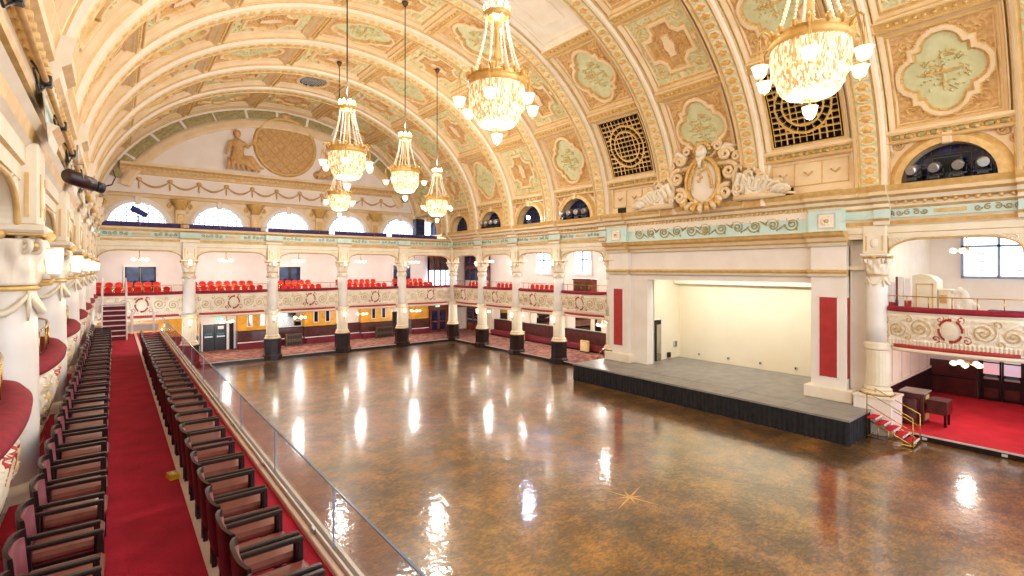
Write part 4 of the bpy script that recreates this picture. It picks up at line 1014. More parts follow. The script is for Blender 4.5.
# ------------------------------------------------------------------ chandeliers
def chand_proto():
    r = thing('chandelier', 'x', 'chandelier', (0, 0, 0))
    mb = MB(); zz = [(.58, .93), (.60, .86), (.61, .72), (.60, .58), (.585, .47)]
    pl = lambda th, z: .028 * np.cos(44 * th)
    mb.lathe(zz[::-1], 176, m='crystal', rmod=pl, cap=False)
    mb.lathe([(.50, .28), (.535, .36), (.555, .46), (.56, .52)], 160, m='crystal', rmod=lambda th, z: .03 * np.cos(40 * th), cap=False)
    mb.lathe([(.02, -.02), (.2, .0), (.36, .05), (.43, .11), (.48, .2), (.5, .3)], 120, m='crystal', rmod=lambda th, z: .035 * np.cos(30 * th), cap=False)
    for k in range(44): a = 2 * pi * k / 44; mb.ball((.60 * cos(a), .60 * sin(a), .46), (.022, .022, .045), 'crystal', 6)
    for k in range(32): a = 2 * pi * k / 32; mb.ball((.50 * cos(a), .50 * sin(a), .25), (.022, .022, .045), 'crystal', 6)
    mb.build('crystal_basket', r)
    mb = MB(); mb.lathe([(.60, .90), (.65, .92), (.65, 1.02), (.62, 1.05), (.65, 1.08), (.63, 1.1), (.58, 1.1), (.58, .9)], 48, m='gilt', cap=False)
    for k in range(16): a = 2 * pi * k / 16; mb.ball((.64 * cos(a), .64 * sin(a), 1.13), (.06, .06, .085), 'gilt', 6)
    rg = mb.build('gilt_band', r)
    mb = MB(); mb.tube([(0, 0, .3), (0, 0, 2.7)], .03, 8, 'gold'); mb.lathe([(.05, 1.5), (.08, 1.6), (.05, 1.7), (.06, 2.2), (.11, 2.3), (.05, 2.45)], 14, m='gold'); mb.build('stem', r)
    mb = MB(); mb.lathe([(.22, 2.42), (.30, 2.46), (.30, 2.54), (.22, 2.56)], 32, m='gilt', cap=False)
    for k in range(12):
        a = 2 * pi * k / 12; mb.ball((.29 * cos(a), .29 * sin(a), 2.62), (.03, .03, .09), 'gilt', 6)
    cr = mb.build('crown', r)
    for k in range(8):
        a = 2 * pi * k / 8; mb = MB(); mb.lathe([(.02, 2.55), (.06, 2.6), (.05, 2.68), (.015, 2.74)], 8, (.25 * cos(a), .25 * sin(a), 0), 'bulb'); mb.build('bulb', cr)
    for k in range(8):
        a = 2 * pi * k / 8 + .2; mb = MB(); n = 22
        for i in range(n):
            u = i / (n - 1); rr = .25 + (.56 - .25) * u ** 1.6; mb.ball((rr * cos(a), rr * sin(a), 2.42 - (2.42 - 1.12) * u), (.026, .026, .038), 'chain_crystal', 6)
        mb.tube([((.25 + .31 * (i / 8) ** 1.6) * cos(a), (.25 + .31 * (i / 8) ** 1.6) * sin(a), 2.42 - 1.3 * i / 8) for i in range(9)], .012, 5, 'gold'); mb.build('crystal_chain', r)
    for k in range(6):
        a = 2 * pi * k / 6 + .35; c_, s_ = cos(a), sin(a)
        mb = MB(); mb.tube([(q[0] * c_, q[0] * s_, q[1]) for q in ((.64, 1.0), (.72, 1.12), (.80, 1.16), (.86, 1.08))], .022, 6, 'gilt')
        for d in (-.08, 0, .08): mb.tube([(.86 * c_, .86 * s_, 1.08), ((.86 + d) * c_ - (.05 if d == 0 else 0) * s_, (.86 + d) * s_ + (.05 if d == 0 else 0) * c_, .56)], .008, 4, 'gilt')
        am = mb.build('arm', r)
        mb = MB(); mb.lathe([(.02, .36), (.075, .38), (.11, .45), (.12, .52), (.145, .56)], 16, (.86 * c_, .86 * s_, 0), 'lamp_glass', lambda th, z: .03 * np.cos(8 * th)); mb.ball((.86 * c_, .86 * s_, .34), .025, 'gilt', 6); mb.build('lamp_bowl', am)
    mb = MB(); mb.lathe([(.01, -.36), (.07, -.32), (.11, -.22), (.13, -.14), (.10, -.13)], 16, m='lamp_glass', rmod=lambda th, z: .03 * np.cos(8 * th)); mb.tube([(0, 0, -.14), (0, 0, .1)], .02, 6, 'gilt'); mb.build('bottom_bowl', r)
    return r
cp = chand_proto()
CH = [(9.47, 3.58, 8.95, 'large crystal chandelier at upper right, nearest to the camera'), (6.62, 8.85, 9.1, 'crystal chandelier second nearest, upper middle of the hall'), (6.3, 17.05, 9.06, 'crystal chandelier third nearest, in front of the round tympanum medallion'), (10.4, 20.9, 9.45, 'middle of the three chandeliers right of the medallion, beside the third nearest one'), (14.55, 25.2, 9.0, 'crystal chandelier furthest right of the far ones, closest to the stage side'), (10.4, 29.4, 9.4, 'small far crystal chandelier half hidden below the one before the medallion')]
for i, (x, y, z, l) in enumerate(CH):
    if i == 0: o = cp; o.location = (x, y, z); o['label'] = l
    else: o = dup(cp, (x, y, z), i * .4, l)
    o['group'] = 'crystal chandeliers of the ballroom'
    dx = (x - XV) / (VA - .2); top = ZS + (VB - .2) * sqrt(1 - dx * dx) - z
    mb = MB(); mb.tube([(0, 0, 2.6), (0, 0, top)], .022, 6, 'black_metal'); mb.lathe([(.02, top - .25), (.12, top - .1), (.16, top)], 12, m='bronze'); mb.build('hanging_rod', o)
    light('chandelier_light', (x, y, z + 2.95), CHAND_W * .55, .2); light('chandelier_light', (x, y, z - .6), CHAND_W * .28, .2)

# ------------------------------------------------------------------ small cluster lamps under balcony and gallery ceilings
def cluster_proto():
    r = thing('cluster_lamp', 'x', 'ceiling lamp', (0, 0, 0))
    mb = MB(); mb.tube([(0, 0, .1), (0, 0, .75)], .018, 6, 'brass'); mb.lathe([(.04, .0), (.09, .06), (.05, .14)], 12, m='brass'); mb.lathe([(.02, .7), (.12, .72), (.12, .75)], 12, m='brass')
    for k in range(5):
        a = 2 * pi * k / 5; mb.tube([(0, 0, .06), (.18 * cos(a), .18 * sin(a), .02), (.36 * cos(a), .36 * sin(a), .10)], .014, 5, 'brass')
    fr = mb.build('frame', r)
    for k in range(5):
        a = 2 * pi * k / 5; mb = MB(); mb.ball((.38 * cos(a), .38 * sin(a), .02), (.12, .12, .10), 'lamp_glass', 10); mb.build('globe', r)
    return r
cl0 = cluster_proto(); clf = True
def cluster(x, y, z, label, w=CLUSTER_W):
    global clf
    if clf: cl0.location = (x, y, z); cl0['label'] = label; clf = False; o = cl0
    else: o = dup(cl0, (x, y, z), random.uniform(0, 1), label)
    o['group'] = 'brass cluster lamps'
    light('cluster_light', (x, y, z - .28), w, .15)
for k in range(5):
    cluster(WX[k], 38.2, 6.55, 'glowing brass cluster lamp above the red chairs, far balcony, ' + BAYN[k]); cluster(WX[k], 38.0, 2.45, 'glowing brass cluster lamp under the far balcony, ' + BAYN[k])
RN = ['bay at the far corner', 'second bay from far corner', 'third bay from far corner', 'bay beside the stage']
for k in range(4):
    yc = (YC[k] + YC[k + 1]) / 2
    cluster(24.3, yc, 6.6, 'glowing brass cluster lamp above stage side balcony, ' + RN[k]); cluster(24.0, yc, 2.45, 'glowing brass cluster lamp under stage side balcony, ' + RN[k])
cluster(24.7, 4.0, 6.65, 'glowing brass cluster lamp above the balcony right of the stage', 60); cluster(24.7, 4.0, 2.45, 'glowing brass cluster lamp over the bright red carpet', 60)

# ------------------------------------------------------------------ red audience chairs on the balconies
def red_proto():
    r = thing('audience_chair', 'x', 'chair', (0, 0, 0))
    mb = MB(); mb.box(-.20, .20, -.21, .2, .40, .48, 'red_cloth', .03); mb.build('seat', r)
    mb = MB(); pts = [(-.15, .52)] + [(.175 * cos(pi - pi * k / 10), .68 + .17 * sin(pi * k / 10) ** .7) for k in range(11)] + [(.15, .52)]
    mb.prism(pts, lambda p: (p[0], .16 + (p[1] - .5) * .12, p[1]), lambda p: (p[0], .21 + (p[1] - .5) * .12, p[1]), 'red_cloth'); mb.build('backrest', r)
    mb = MB()
    for s_ in (-.19, .19): mb.tube([(s_, -.18, 0), (s_, -.17, .40), (s_, .17, .40), (s_, .24, .82)], .013, 5, 'brass'); mb.tube([(s_, .2, 0), (s_, .12, .42)], .013, 5, 'brass')
    mb.tube([(-.19, .2, .5), (.19, .2, .5)], .012, 5, 'brass'); mb.build('frame', r)
    return r
rc0 = red_proto(); rcf = True
def red_chair(x, y, z, rz, label):
    global rcf
    if rcf: rc0.location = (x, y, z); rc0.rotation_euler = (0, 0, rz); rc0['label'] = label; rcf = False; o = rc0
    else: o = dup(rc0, (x, y, z), rz, label)
    o['group'] = 'red chairs on the balconies'
FB_ = [(-.75, 8, -.75, 7), (4.05, 9, 4.05, 8), (8.9, 7, 8.9, 6), (13.55, 8, 13.5, 7), (18.2, 7, 18.2, 6)]
for k, (xa, na_, xb, nb_) in enumerate(FB_):
    nm = BAYN[k]
    for i in range(na_): red_chair(xa + i * .47, 37.3, 4.05, random.uniform(-.05, .05), 'red padded chair %s from left, front row, far balcony, %s' % (ORD[i], nm))
    for i in range(nb_): red_chair(xb + .05 + i * .47, 38.4, 4.33, random.uniform(-.05, .05), 'red padded chair %s from left, back row, far balcony, %s' % (ORD[i], nm))
for (ya, yb, nm) in ((32.3, 35.0, 'bay at far corner'), (28.1, 31.0, 'second bay from far corner'), (24.2, 27.0, 'third bay from far corner')):
    i = 0; y = yb
    while y > ya: red_chair(23.15, y, 4.05, -pi / 2, 'red padded chair %s from left, stage side balcony, %s' % (ORD[i], nm)); y -= .5; i += 1

# ------------------------------------------------------------------ far wall under the balcony
mb = MB()
PIERS = [(-5, 4.55), (6.95, 9.2), (11.6, 14.05), (16.1, 18.9), (20.75, 22.45)]
for (a, b_) in PIERS:
    mb.box(a, b_, 40.45, YW, 1.45, 3.2, 'yellow_tile')
for (a, b_) in PIERS[1:] + [(9.2, 11.6), (14.05, 16.1)]:
    d = 40.4 if (a, b_) in PIERS else 40.8
    mb.box(a - .02, b_ + .02, d, YW, .2, 1.5, 'mahogany'); mb.box(a - .02, b_ + .02, d - .03, d, 1.44, 1.5, 'dark_wood')
    mb.box(a, b_, d - .42, d, .2, .62, 'maroon', .03); mb.box(a, b_, d - .06, d, .62, .68, 'white_paint')
mb.box(9.2, 9.28, 40.6, YW, 1.5, 3.2, 'yellow_tile'); mb.box(11.55, 11.6, 40.6, YW, 1.5, 3.2, 'yellow_tile'); mb.box(-5, 4.55, 40.4, YW, .2, 1.35, 'mahogany')
for (a, b_) in ((4.55, 6.95), (9.2, 11.6), (18.9, 20.75)):
    n = 12; c = (a + b_) / 2; r = (b_ - a) / 2
    A = [(c - r * cos(pi * i / n), 2.62 + .4 * sin(pi * i / n)) for i in range(n + 1)]
    for i in range(n): mb.prism([A[i], A[i + 1], (A[i + 1][0], 3.2), (A[i][0], 3.2)], lambda p: (p[0], 40.45, p[1]), lambda p: (p[0], 40.6, p[1]), 'yellow_tile')
mb.build('tiled_wall', wall_far)
def dark_doors(n, x0, x1, y, z0, z1, m='black_metal', glass=None, bars=True):
    mb = MB(); mb.box(x0 - .08, x0, y - .05, y + .1, z0, z1 + .08, 'white_paint' if m != 'door_wood' else m); mb.box(x1, x1 + .08, y - .05, y + .1, z0, z1 + .08, 'white_paint' if m != 'door_wood' else m); mb.box(x0, x1, y - .05, y + .1, z1, z1 + .08, 'white_paint' if m != 'door_wood' else m)
    d = struct(mb.build('door_%d' % n)); c = (x0 + x1) / 2
    for a, b_ in ((x0, c - .01), (c + .01, x1)):
        mb = MB()
        if glass:
            h = z1 - z0
            for (u0, u1, v0, v1) in ((a, b_, z0, z0 + .16), (a, b_, z0 + .42 * h, z0 + .42 * h + .12), (a, b_, z1 - .1, z1), (a, a + .1, z0, z1), (b_ - .1, b_, z0, z1)): mb.box(u0, u1, y, y + .05, v0, v1, m)
            mb.box(a, b_, y + .02, y + .03, z0, z1, glass)
        else: mb.box(a, b_, y, y + .05, z0, z1, m, .01); mb.box(a + .1, b_ - .1, y - .012, y, z0 + .12, z0 + .75, m, .008); mb.box(a + .1, b_ - .1, y - .012, y, z1 - .65, z1 - .12, m, .008)
        l = mb.build('door_leaf', d)
        if bars: mb = MB(); mb.box(a + .12, b_ - .12, y - .1, y - .07, z0 + .95, z0 + 1.05, 'steel', .01); mb.box(a + .1, a + .2, y - .08, y, z0 + .93, z0 + 1.07, 'steel', .01); mb.box(a + .15, b_ - .15, y - .02, y, z0 + 1.12, z0 + 1.24, 'teal'); mb.build('push_bar', l)
    return d
dark_doors(2, 4.85, 6.32, YW - .2, .2, 2.08)
mb = MB(); mb.box(6.5, 6.78, YW - .1, YW, .2, 2.1, 'dark_void'); mb.box(6.44, 6.5, YW - .14, YW, .2, 2.16, 'white_paint'); struct(mb.build('door_3'))
mb = MB(); mb.box(18.95, 19.6, YW - .1, YW, .2, 2.2, 'dark_void'); mb.box(18.9, 18.95, YW - .14, YW, .2, 2.2, 'dark_wood'); mb.box(19.6, 19.66, YW - .14, YW, .2, 2.2, 'dark_wood'); struct(mb.build('door_4'))
dark_doors(5, .55, 2.2, YW - .1, 4.05, 6.12, 'dark_wood', 'dark_glass', False)
dark_doors(6, 9.85, 11.4, YW - .1, 4.05, 6.14, 'dark_wood', 'dark_glass', False)
dark_doors(7, 19.2, 20.85, YW - .1, 4.05, 6.3, 'dark_wood', 'dark_glass', False)
dark_doors(8, 22.7, 24.4, YW - .5, .2, 2.25, 'door_wood', 'dark_glass', False)
mb = MB(); mb.box(22.5, 26.6, YW - .5, YW - .4, 2.33, 2.75, 'door_wood'); mb.box(24.5, 24.65, YW - .5, YW - .3, .2, 3.2, 'door_wood')
for q in range(5): mb.box(22.6 + q * .7, 22.68 + q * .7, YW - .5, YW - .4, 2.75, 3.2, 'door_wood')
mb.box(22.5, 26.6, YW - .44, YW - .42, 2.75, 3.2, 'dark_glass'); mb.build('wood_screen', wall_far)
def side_doors(n, x, y0, y1, z0, z1, m, glass):
    mb = MB(); mb.box(x - .05, x + .1, y0 - .1, y0, z0, z1 + .5, m); mb.box(x - .05, x + .1, y1, y1 + .1, z0, z1 + .5, m); mb.box(x - .05, x + .1, y0, y1, z1, z1 + .12, m); mb.box(x + .02, x + .04, y0, y1, z1 + .12, z1 + .5, glass)
    d = struct(mb.build('door_%d' % n)); c = (y0 + y1) / 2
    for a, b_ in ((y0, c - .01), (c + .01, y1)):
        mb = MB(); h = z1 - z0
        for (u0, u1, v0, v1) in ((a, b_, z0, z0 + .3 * h), (a, b_, z0 + .62 * h, z0 + .64 * h), (a, b_, z0 + .82 * h, z0 + .84 * h), (a, b_, z1 - .1, z1), (a, a + .09, z0, z1), (b_ - .09, b_, z0, z1)): mb.box(x - .02, x + .03, u0, u1, v0, v1, m)
        mb.box(x, x + .01, a, b_, z0, z1, glass); l = mb.build('door_leaf', d)
        mb = MB(); mb.box(x - .07, x - .04, a + .1, b_ - .1, z0 + .95, z0 + 1.05, 'steel', .01); mb.build('push_bar', l)
side_doors(9, 26.6, 38.3, 40.3, .2, 2.3, 'door_wood', 'dark_glass')
mb = MB(); mb.box(26.5, 26.62, 36.6, 40.6, 4.05, 4.9, 'pink_plaster')
for y in (36.6, 37.6, 38.6, 39.6, 40.5): mb.box(26.46, 26.62, y, y + .1, 4.05, 7.2, 'door_wood')
mb.box(26.46, 26.62, 36.6, 40.6, 6.0, 6.25, 'door_wood'); mb.box(26.5, 26.6, 36.7, 40.5, 4.9, 7.2, 'dark_glass'); struct(mb.build('door_10'))
# upper corner wood and glass screen on the far wall
mb = MB(); mb.box(22.5, 24.9, YW - .45, YW - .3, 7.0, 7.4, 'door_wood'); mb.box(22.6, 24.8, YW - .4, YW - .36, 4.3, 7.0, 'window_light')
for x in (22.5, 23.1, 23.7, 24.3, 24.8): mb.box(x, x + .12, YW - .46, YW - .3, 4.05, 7.0, 'door_wood')
mb.box(22.5, 24.9, YW - .46, YW - .3, 5.85, 7.0, 'mahogany'); struct(mb.build('door_11'))
# narrow mirrors on the yellow piers
for i, x in enumerate((7.75, 8.6, 12.45, 13.35, 17.2, 18.1)):
    mb = MB(); y = 40.43
    mb.box(x - .2, x + .2, y - .02, y, 1.75, 2.85, 'flute_cream', .01); mb.box(x - .13, x + .13, y - .03, y - .015, 1.82, 2.78, 'dark_glass' if i > 1 else 'mirror'); mb.box(x - .15, x + .15, y - .06, y, 2.92, 3.1, 'teal', .02)
    mb.build('wall_mirror', wall_far)
mb = MB(); n = 12; poly = [(9.35, 1.55), (11.5, 1.55)] + [(10.42 + 1.07 * cos(pi * k / n), 2.5 + .36 * sin(pi * k / n)) for k in range(n + 1)]
mb.prism(poly, lambda p: (p[0], YW - .03, p[1]), lambda p: (p[0], YW - .01, p[1]), 'mirror'); mb.build('arched_mirror', wall_far)
for (x0, x1, l) in ((10.0, 11.2, 'brown metal radiator cabinet under the arched mirror of the far wall'), (17.1, 18.6, 'brown metal radiator cabinet against the yellow pier near the dark doorway')):
    t = thing('radiator', l, 'radiator', ((x0 + x1) / 2, 39.75, .2)); w = (x1 - x0) / 2
    mb = MB(); mb.box(-w, w, -.14, .14, .04, .85, 'bronze', .02); mb.box(-w - .03, w + .03, -.17, .16, .85, .9, 'bronze', .01)
    for s_ in (-1, 1): mb.box(s_ * w - .05, s_ * w + .05, -.12, .12, 0, .06, 'bronze')
    mb.build('cabinet', t)
    mb = MB(); mb.box(-w + .1, w - .1, -.15, -.138, .55, .78, 'dark_void'); mb.box(-w + .1, w - .1, -.15, -.138, .1, .3, 'dark_void')
    for q in range(int(w * 16)): mb.box(-w + .12 + q * .12, -w + .14 + q * .12, -.16, -.14, .1, .78, 'bronze')
    mb.build('grille', t)
mb = MB(); mb.box(-.22, .22, -.03, .03, -.09, .09, 'exit_green', .01)
# running figure, arrow and door mark
mb.box(.08, .17, -.035, -.03, -.06, .06, 'exit_white'); mb.tube([(-.17, -.034, 0), (-.03, -.034, 0)], .012, 4, 'exit_white'); mb.tube([(-.12, -.034, .04), (-.17, -.034, 0), (-.12, -.034, -.04)], .012, 4, 'exit_white'); mb.ball((.02, -.034, .045), (.016, .004, .016), 'exit_white', 6); mb.tube([(.02, -.034, .03), (.01, -.034, -.01), (.04, -.034, -.055)], .01, 4, 'exit_white')
o = mb.build('exit_sign', None, (5.9, YW - .12, 2.42)); tag(o, 'small green exit sign above the black double doors of the far wall', 'sign')
mb2 = o.data
o = link('exit_sign', mb2, None, (23.4, YW - .55, 2.55)); tag(o, 'small green exit sign over the wooden doors in the far corner', 'sign')
mb = MB(); mb.box(-.18, .18, -.01, .0, -.11, .11, 'white_paint')
for q in range(4): mb.box(-.12, .12, -.012, -.01, -.07 + q * .04, -.055 + q * .04, 'sky_grey')
o = mb.build('door_notice', None, (5.95, YW - .235, 1.82)); tag(o, 'white paper notice on the right leaf of the black double doors', 'notice')
# right wall under the balcony: bench, mirrors, stools
t = thing('wall_bench', 'long dark wooden wall bench with red seat, under the stage side balcony', 'bench', (26.3, 27.6, .2))
mb = MB(); mb.box(.0, .38, -5.4, 8.0, 0, 1.3, 'mahogany', .02); mb.box(-.03, .4, -5.4, 8.0, 1.3, 1.36, 'dark_wood', .01); mb.build('back', t)
mb = MB(); mb.box(-.5, 0, -5.3, 7.9, .08, .48, 'maroon', .05); mb.build('seat', t)
mb = MB(); mb.box(-.42, 0, -5.2, 7.8, 0, .08, 'dark_wood'); mb.build('plinth', t)
for y in (36.4, 33.4, 31.4, 27.2, 23.0): mb = MB(); mb.box(26.5, 26.7, y - .25, y + .25, .2, 3.2, 'cream', .02); mb.box(26.46, 26.7, y - .3, y + .3, 2.95, 3.2, 'flute_cream', .02); mb.build('pilaster', wr)
for i, y in enumerate((29.5, 25.2, 23.75, 34.6)):
    w = (.75, .75, .3, .5)[i]
    mb = MB(); mb.box(26.64, 26.7, y - w - .12, y + w + .12, 1.55, 3.0, 'cream', .01); mb.box(26.62, 26.645, y - w, y + w, 1.6, 2.9, 'mirror'); mb.build('wall_mirror', wr)
for i, (y, l) in enumerate(((30.9, 'beige heater panel in front of the dark bench, furthest from the stage'), (26.7, 'beige heater panel in front of the dark bench, behind the nearest free column'), (24.0, 'beige heater panel in front of the dark bench, nearest the stage'))):
    t = thing('heater_panel', l, 'heater', (25.55, y, .2)); mb = MB(); mb.box(-.09, .09, -.38, .38, .06, .82, 'beige_panel', .03)
    mb.build('body', t); mb = MB()
    for q in range(6): mb.box(-.1, -.088, -.3 + q * .11, -.27 + q * .11, .15, .7, 'flute_cream')
    mb.build('grille', t); mb = MB(); mb.box(-.12, .12, -.33, -.27, 0, .06, 'black_metal'); mb.box(-.12, .12, .27, .33, 0, .06, 'black_metal'); mb.build('foot', t)
# foyer: doors with stained glass, dado
mb = MB(); mb.box(30.2, 30.4, 4.55, 6.25, .2, 1.75, 'mahogany'); mb.box(30.15, 30.4, 4.55, 6.25, 1.0, 1.06, 'dark_wood'); mb.box(30.2, 30.4, -2, 1.4, .2, 1.75, 'mahogany'); mb.build('dado', bpy.data.objects['wall_foyer'])
for n, (a, b_) in ((12, (3.05, 4.45)), (13, (1.5, 2.95))):
    mb = MB(); mb.box(30.1, 30.3, a - .05, a + .05, .2, 2.9, 'dark_wood'); mb.box(30.1, 30.3, b_ - .05, b_ + .05, .2, 2.9, 'dark_wood'); mb.box(30.1, 30.3, a, b_, 2.75, 2.9, 'dark_wood'); d = struct(mb.build('door_%d' % n))
    c = (a + b_) / 2
    for i, (u, v) in enumerate(((a + .05, c - .01), (c + .01, b_ - .05))):
        mb = MB(); mb.box(30.14, 30.2, u, v, .22, 1.3, 'dark_wood', .01); mb.box(30.13, 30.14, u + .1, v - .1, .35, .75, 'mahogany')
        for z in (1.3, 1.85, 2.3, 2.68): mb.box(30.14, 30.2, u, v, z, z + .06, 'dark_wood')
        for y in (u, v - .06): mb.box(30.14, 30.2, y, y + .06, 1.3, 2.74, 'dark_wood')
        l = mb.build('door_leaf', d)
        mb = MB(); mb.box(30.16, 30.18, u + .05, v - .05, 1.36, 1.86, 'stain_pink'); mb.box(30.16, 30.18, u + .05, v - .05, 1.9, 2.7, 'stain_blue'); mb.build('stained_glass', l)
        mb = MB(); mb.box(30.08, 30.12, u + .08, v - .08, 1.14, 1.24, 'steel', .01); mb.box(30.1, 30.14, u + .12, v - .12, 1.25, 1.33, 'teal'); mb.build('push_bar', l)
# reception desk on the bright carpet
t = thing('reception_desk', 'dark wooden desk with side shelf on the bright red carpet by the stage', 'desk', (23.9, 5.35, .2), 0)
mb = MB(); mb.box(-.42, .42, -.35, .35, .0, 1.12, 'mahogany', .02); mb.build('body', t)
mb = MB(); mb.box(-.46, .46, -.4, .4, 1.12, 1.18, 'steel', .015); mb.build('desk_top', t)
mb = MB(); mb.box(-.2, .25, -.37, -.35, .78, 1.05, 'beige_panel'); mb.box(-.2, .25, -.37, -.35, .15, .4, 'beige_panel'); mb.build('pale_panel', t)
mb = MB(); mb.box(-.3, .5, -1.0, -.4, .45, .95, 'mahogany', .02); mb.box(-.2, -.12, -.95, -.88, 0, .45, 'dark_wood'); mb.box(.35, .43, -.95, -.88, 0, .45, 'dark_wood'); mb.build('side_shelf', t)
mb = MB(); mb.box(-.75, -.45, -.2, .34, .0, .95, 'mahogany', .02); mb.build('low_panel', t)
# brass steps at the right end of the stage
t = thing('stage_steps', 'brass railed steps with red treads at the right end of the stage', 'steps', (21.3, 6.05, 0))
for i in range(5):
    y = -.12 - i * .26; z = .74 - i * .145
    mb = MB(); mb.box(-.42, .42, y - .15, y + .13, z - .04, z, 'bright_carpet', .01); mb.box(-.42, .42, y - .165, y - .14, z - .05, z + .006, 'white_paint'); mb.build('tread', t)
mb = MB()
for s_ in (-.44, .44):
    A = lambda y, z: (s_, y, z)
    mb.tube([A(-.02, 0), A(-.02, 1.62), A(-1.32, .98), A(-1.32, 0)], .022, 6, 'brass'); mb.tube([A(-.02, 1.2), A(-1.32, .55)], .016, 6, 'brass'); mb.tube([A(-.02, .06), A(-1.32, .06)], .02, 6, 'brass'); mb.tube([A(-.02, .68), A(-1.32, .08)], .022, 6, 'brass')
    mb.tube([A(-.65, .06), A(-.65, .42)], .018, 6, 'brass'); mb.tube([A(-.35, .06), A(-.35, .55)], .018, 6, 'brass')
for y in (-.02, -1.32, -.65): mb.tube([(-.44, y, .06), (.44, y, .06)], .02, 6, 'brass')
mb.build('rail_frame', t)
t = thing('side_steps', 'small brass handrails on red carpet at the left end of the stage', 'handrail', (22.5, 19.75, .2))
for s_ in (-.35, .35):
    mb = MB(); mb.tube([(.0, s_, 0), (.0, s_, .6), (.9, s_, 1.35), (.9, s_, .0)], .022, 6, 'brass'); mb.build('handrail', t)
mb = MB(); mb.box(.1, .9, -.33, .33, 0, .22, 'bright_carpet', .01); mb.box(.5, .9, -.33, .33, .22, .44, 'bright_carpet', .01); mb.build('tread', t)
# things standing on the balcony right of the stage
t = thing('display_cabinet', 'tall cream panelled cabinet behind the balcony rail right of the stage', 'cabinet', (23.75, 4.95, 3.75))
mb = MB(); mb.prism([(.36, 0), (.36, 2.0), (.1, 2.06), (-.2, 1.95), (-.34, 1.8), (-.36, 0)], lambda p: (-.4, p[0], p[1]), lambda p: (.5, p[0], p[1]), 'flute_cream'); mb.box(-.42, .52, -.4, .4, 0, .12, 'cream', .01); mb.build('body', t)
mb = MB()
for (a, b_, c_, d_) in ((-.25, -.22, .3, 1.7), (.22, .25, .3, 1.7), (-.25, .25, .3, .34), (-.25, .25, 1.66, 1.7)): mb.box(-.42, -.4, a, b_, c_, d_, 'gold')
mb.build('moulding', t)
mb = MB(); mb.box(-.3, .4, -.68, -.37, 0, 1.45, 'flute_cream', .02); mb.box(-.32, .42, -.72, -.37, 1.45, 1.5, 'cream', .01); mb.box(-.32, -.3, -.62, -.42, 1.0, 1.3, 'buff_relief'); mb.build('side_box', t)
mb = MB(); B = 'white_plaster'
for (p, r_) in (((-.0, 0, .35), (.34, .4, .36)), ((-.05, -.1, .9), (.26, .3, .4)), ((-.1, .1, 1.35), (.2, .24, .26)), ((-.1, .28, 1.6), (.12, .16, .13)), ((-.1, .5, 1.52), (.1, .16, .1)), ((-.15, -.38, 1.0), (.14, .22, .14)), ((-.1, .35, .8), (.14, .2, .3)), ((-.2, -.3, .4), (.2, .25, .2))): mb.ball(p, r_, B, 14)
mb.tube([(-.1, .2, 1.2), (-.2, .4, 1.0), (-.25, .2, .75)], [.12, .1, .07], 8, B)
for q in range(9): mb.tube([(-.2, .45 - .1 * q, .9), (-.34, .5 - .11 * q, .5), (-.3, .55 - .12 * q, .02)], [.05, .07, .09], 6, B)
o = mb.build('plaster_sculpture', None, (23.8, 3.85, 3.75)); o.scale = (.7, .62, .92); rm = o.modifiers.new('fuse', 'REMESH'); rm.mode = 'VOXEL'; rm.voxel_size = .04; rm.use_smooth_shade = True
tag(o, 'white plaster sculpture beside the cream cabinet on the right balcony', 'sculpture')
for i, (y0_, y1_, h, m1, m2, l) in enumerate(((5.80, 6.02, 1.75, 'red_panel', 'white_paint', 'pink and red board nearest the column on the right balcony'), (5.70, 5.77, 1.95, 'mahogany', 'door_wood', 'narrow dark brown board standing between pale boards on the right balcony'), (5.52, 5.67, 1.95, 'white_paint', 'white_paint', 'plain white board right of the narrow brown board on the right balcony'), (5.30, 5.49, 1.9, 'red_panel', 'white_paint', 'white board with red lower half beside the cream cabinet'))):
    mb = MB(); mb.box(23.1, 23.24, y0_, y1_, 3.75, 3.75 + h * .56, m1, .01); mb.box(23.11, 23.23, y0_ + .005, y1_ - .005, 3.75 + h * .56, 3.75 + h, m2, .01)
    tag(mb.build('scenery_board'), l, 'board')
mb = MB(); mb.box(22.9, 23.4, 2.3, 3.2, 3.75, 4.62, 'black_metal', .02)
for q in range(4): mb.box(22.86, 22.9, 2.32, 3.18, 3.9 + q * .18, 3.96 + q * .18, 'steel')
tag(mb.build('board_stack'), 'low dark stack behind the velvet rail at the right edge', 'stack')
# piano on the balcony beside the stage
t = thing('upright_piano', 'brown upright piano on the balcony bay beside the stage', 'piano', (23.0, 21.6, 4.05), 0)
mb = MB(); mb.box(-.28, .3, -.75, .75, 0, 1.25, 'door_wood', .02); mb.build('case', t)
mb = MB(); mb.box(-.34, .34, -.8, .8, 1.25, 1.31, 'mahogany', .015); mb.build('lid', t)
mb = MB()
for q in range(12): mb.box(-.3, -.28, -.68 + q * .12, -.62 + q * .12, .3, 1.1, 'bronze')
mb.build('back_posts', t)

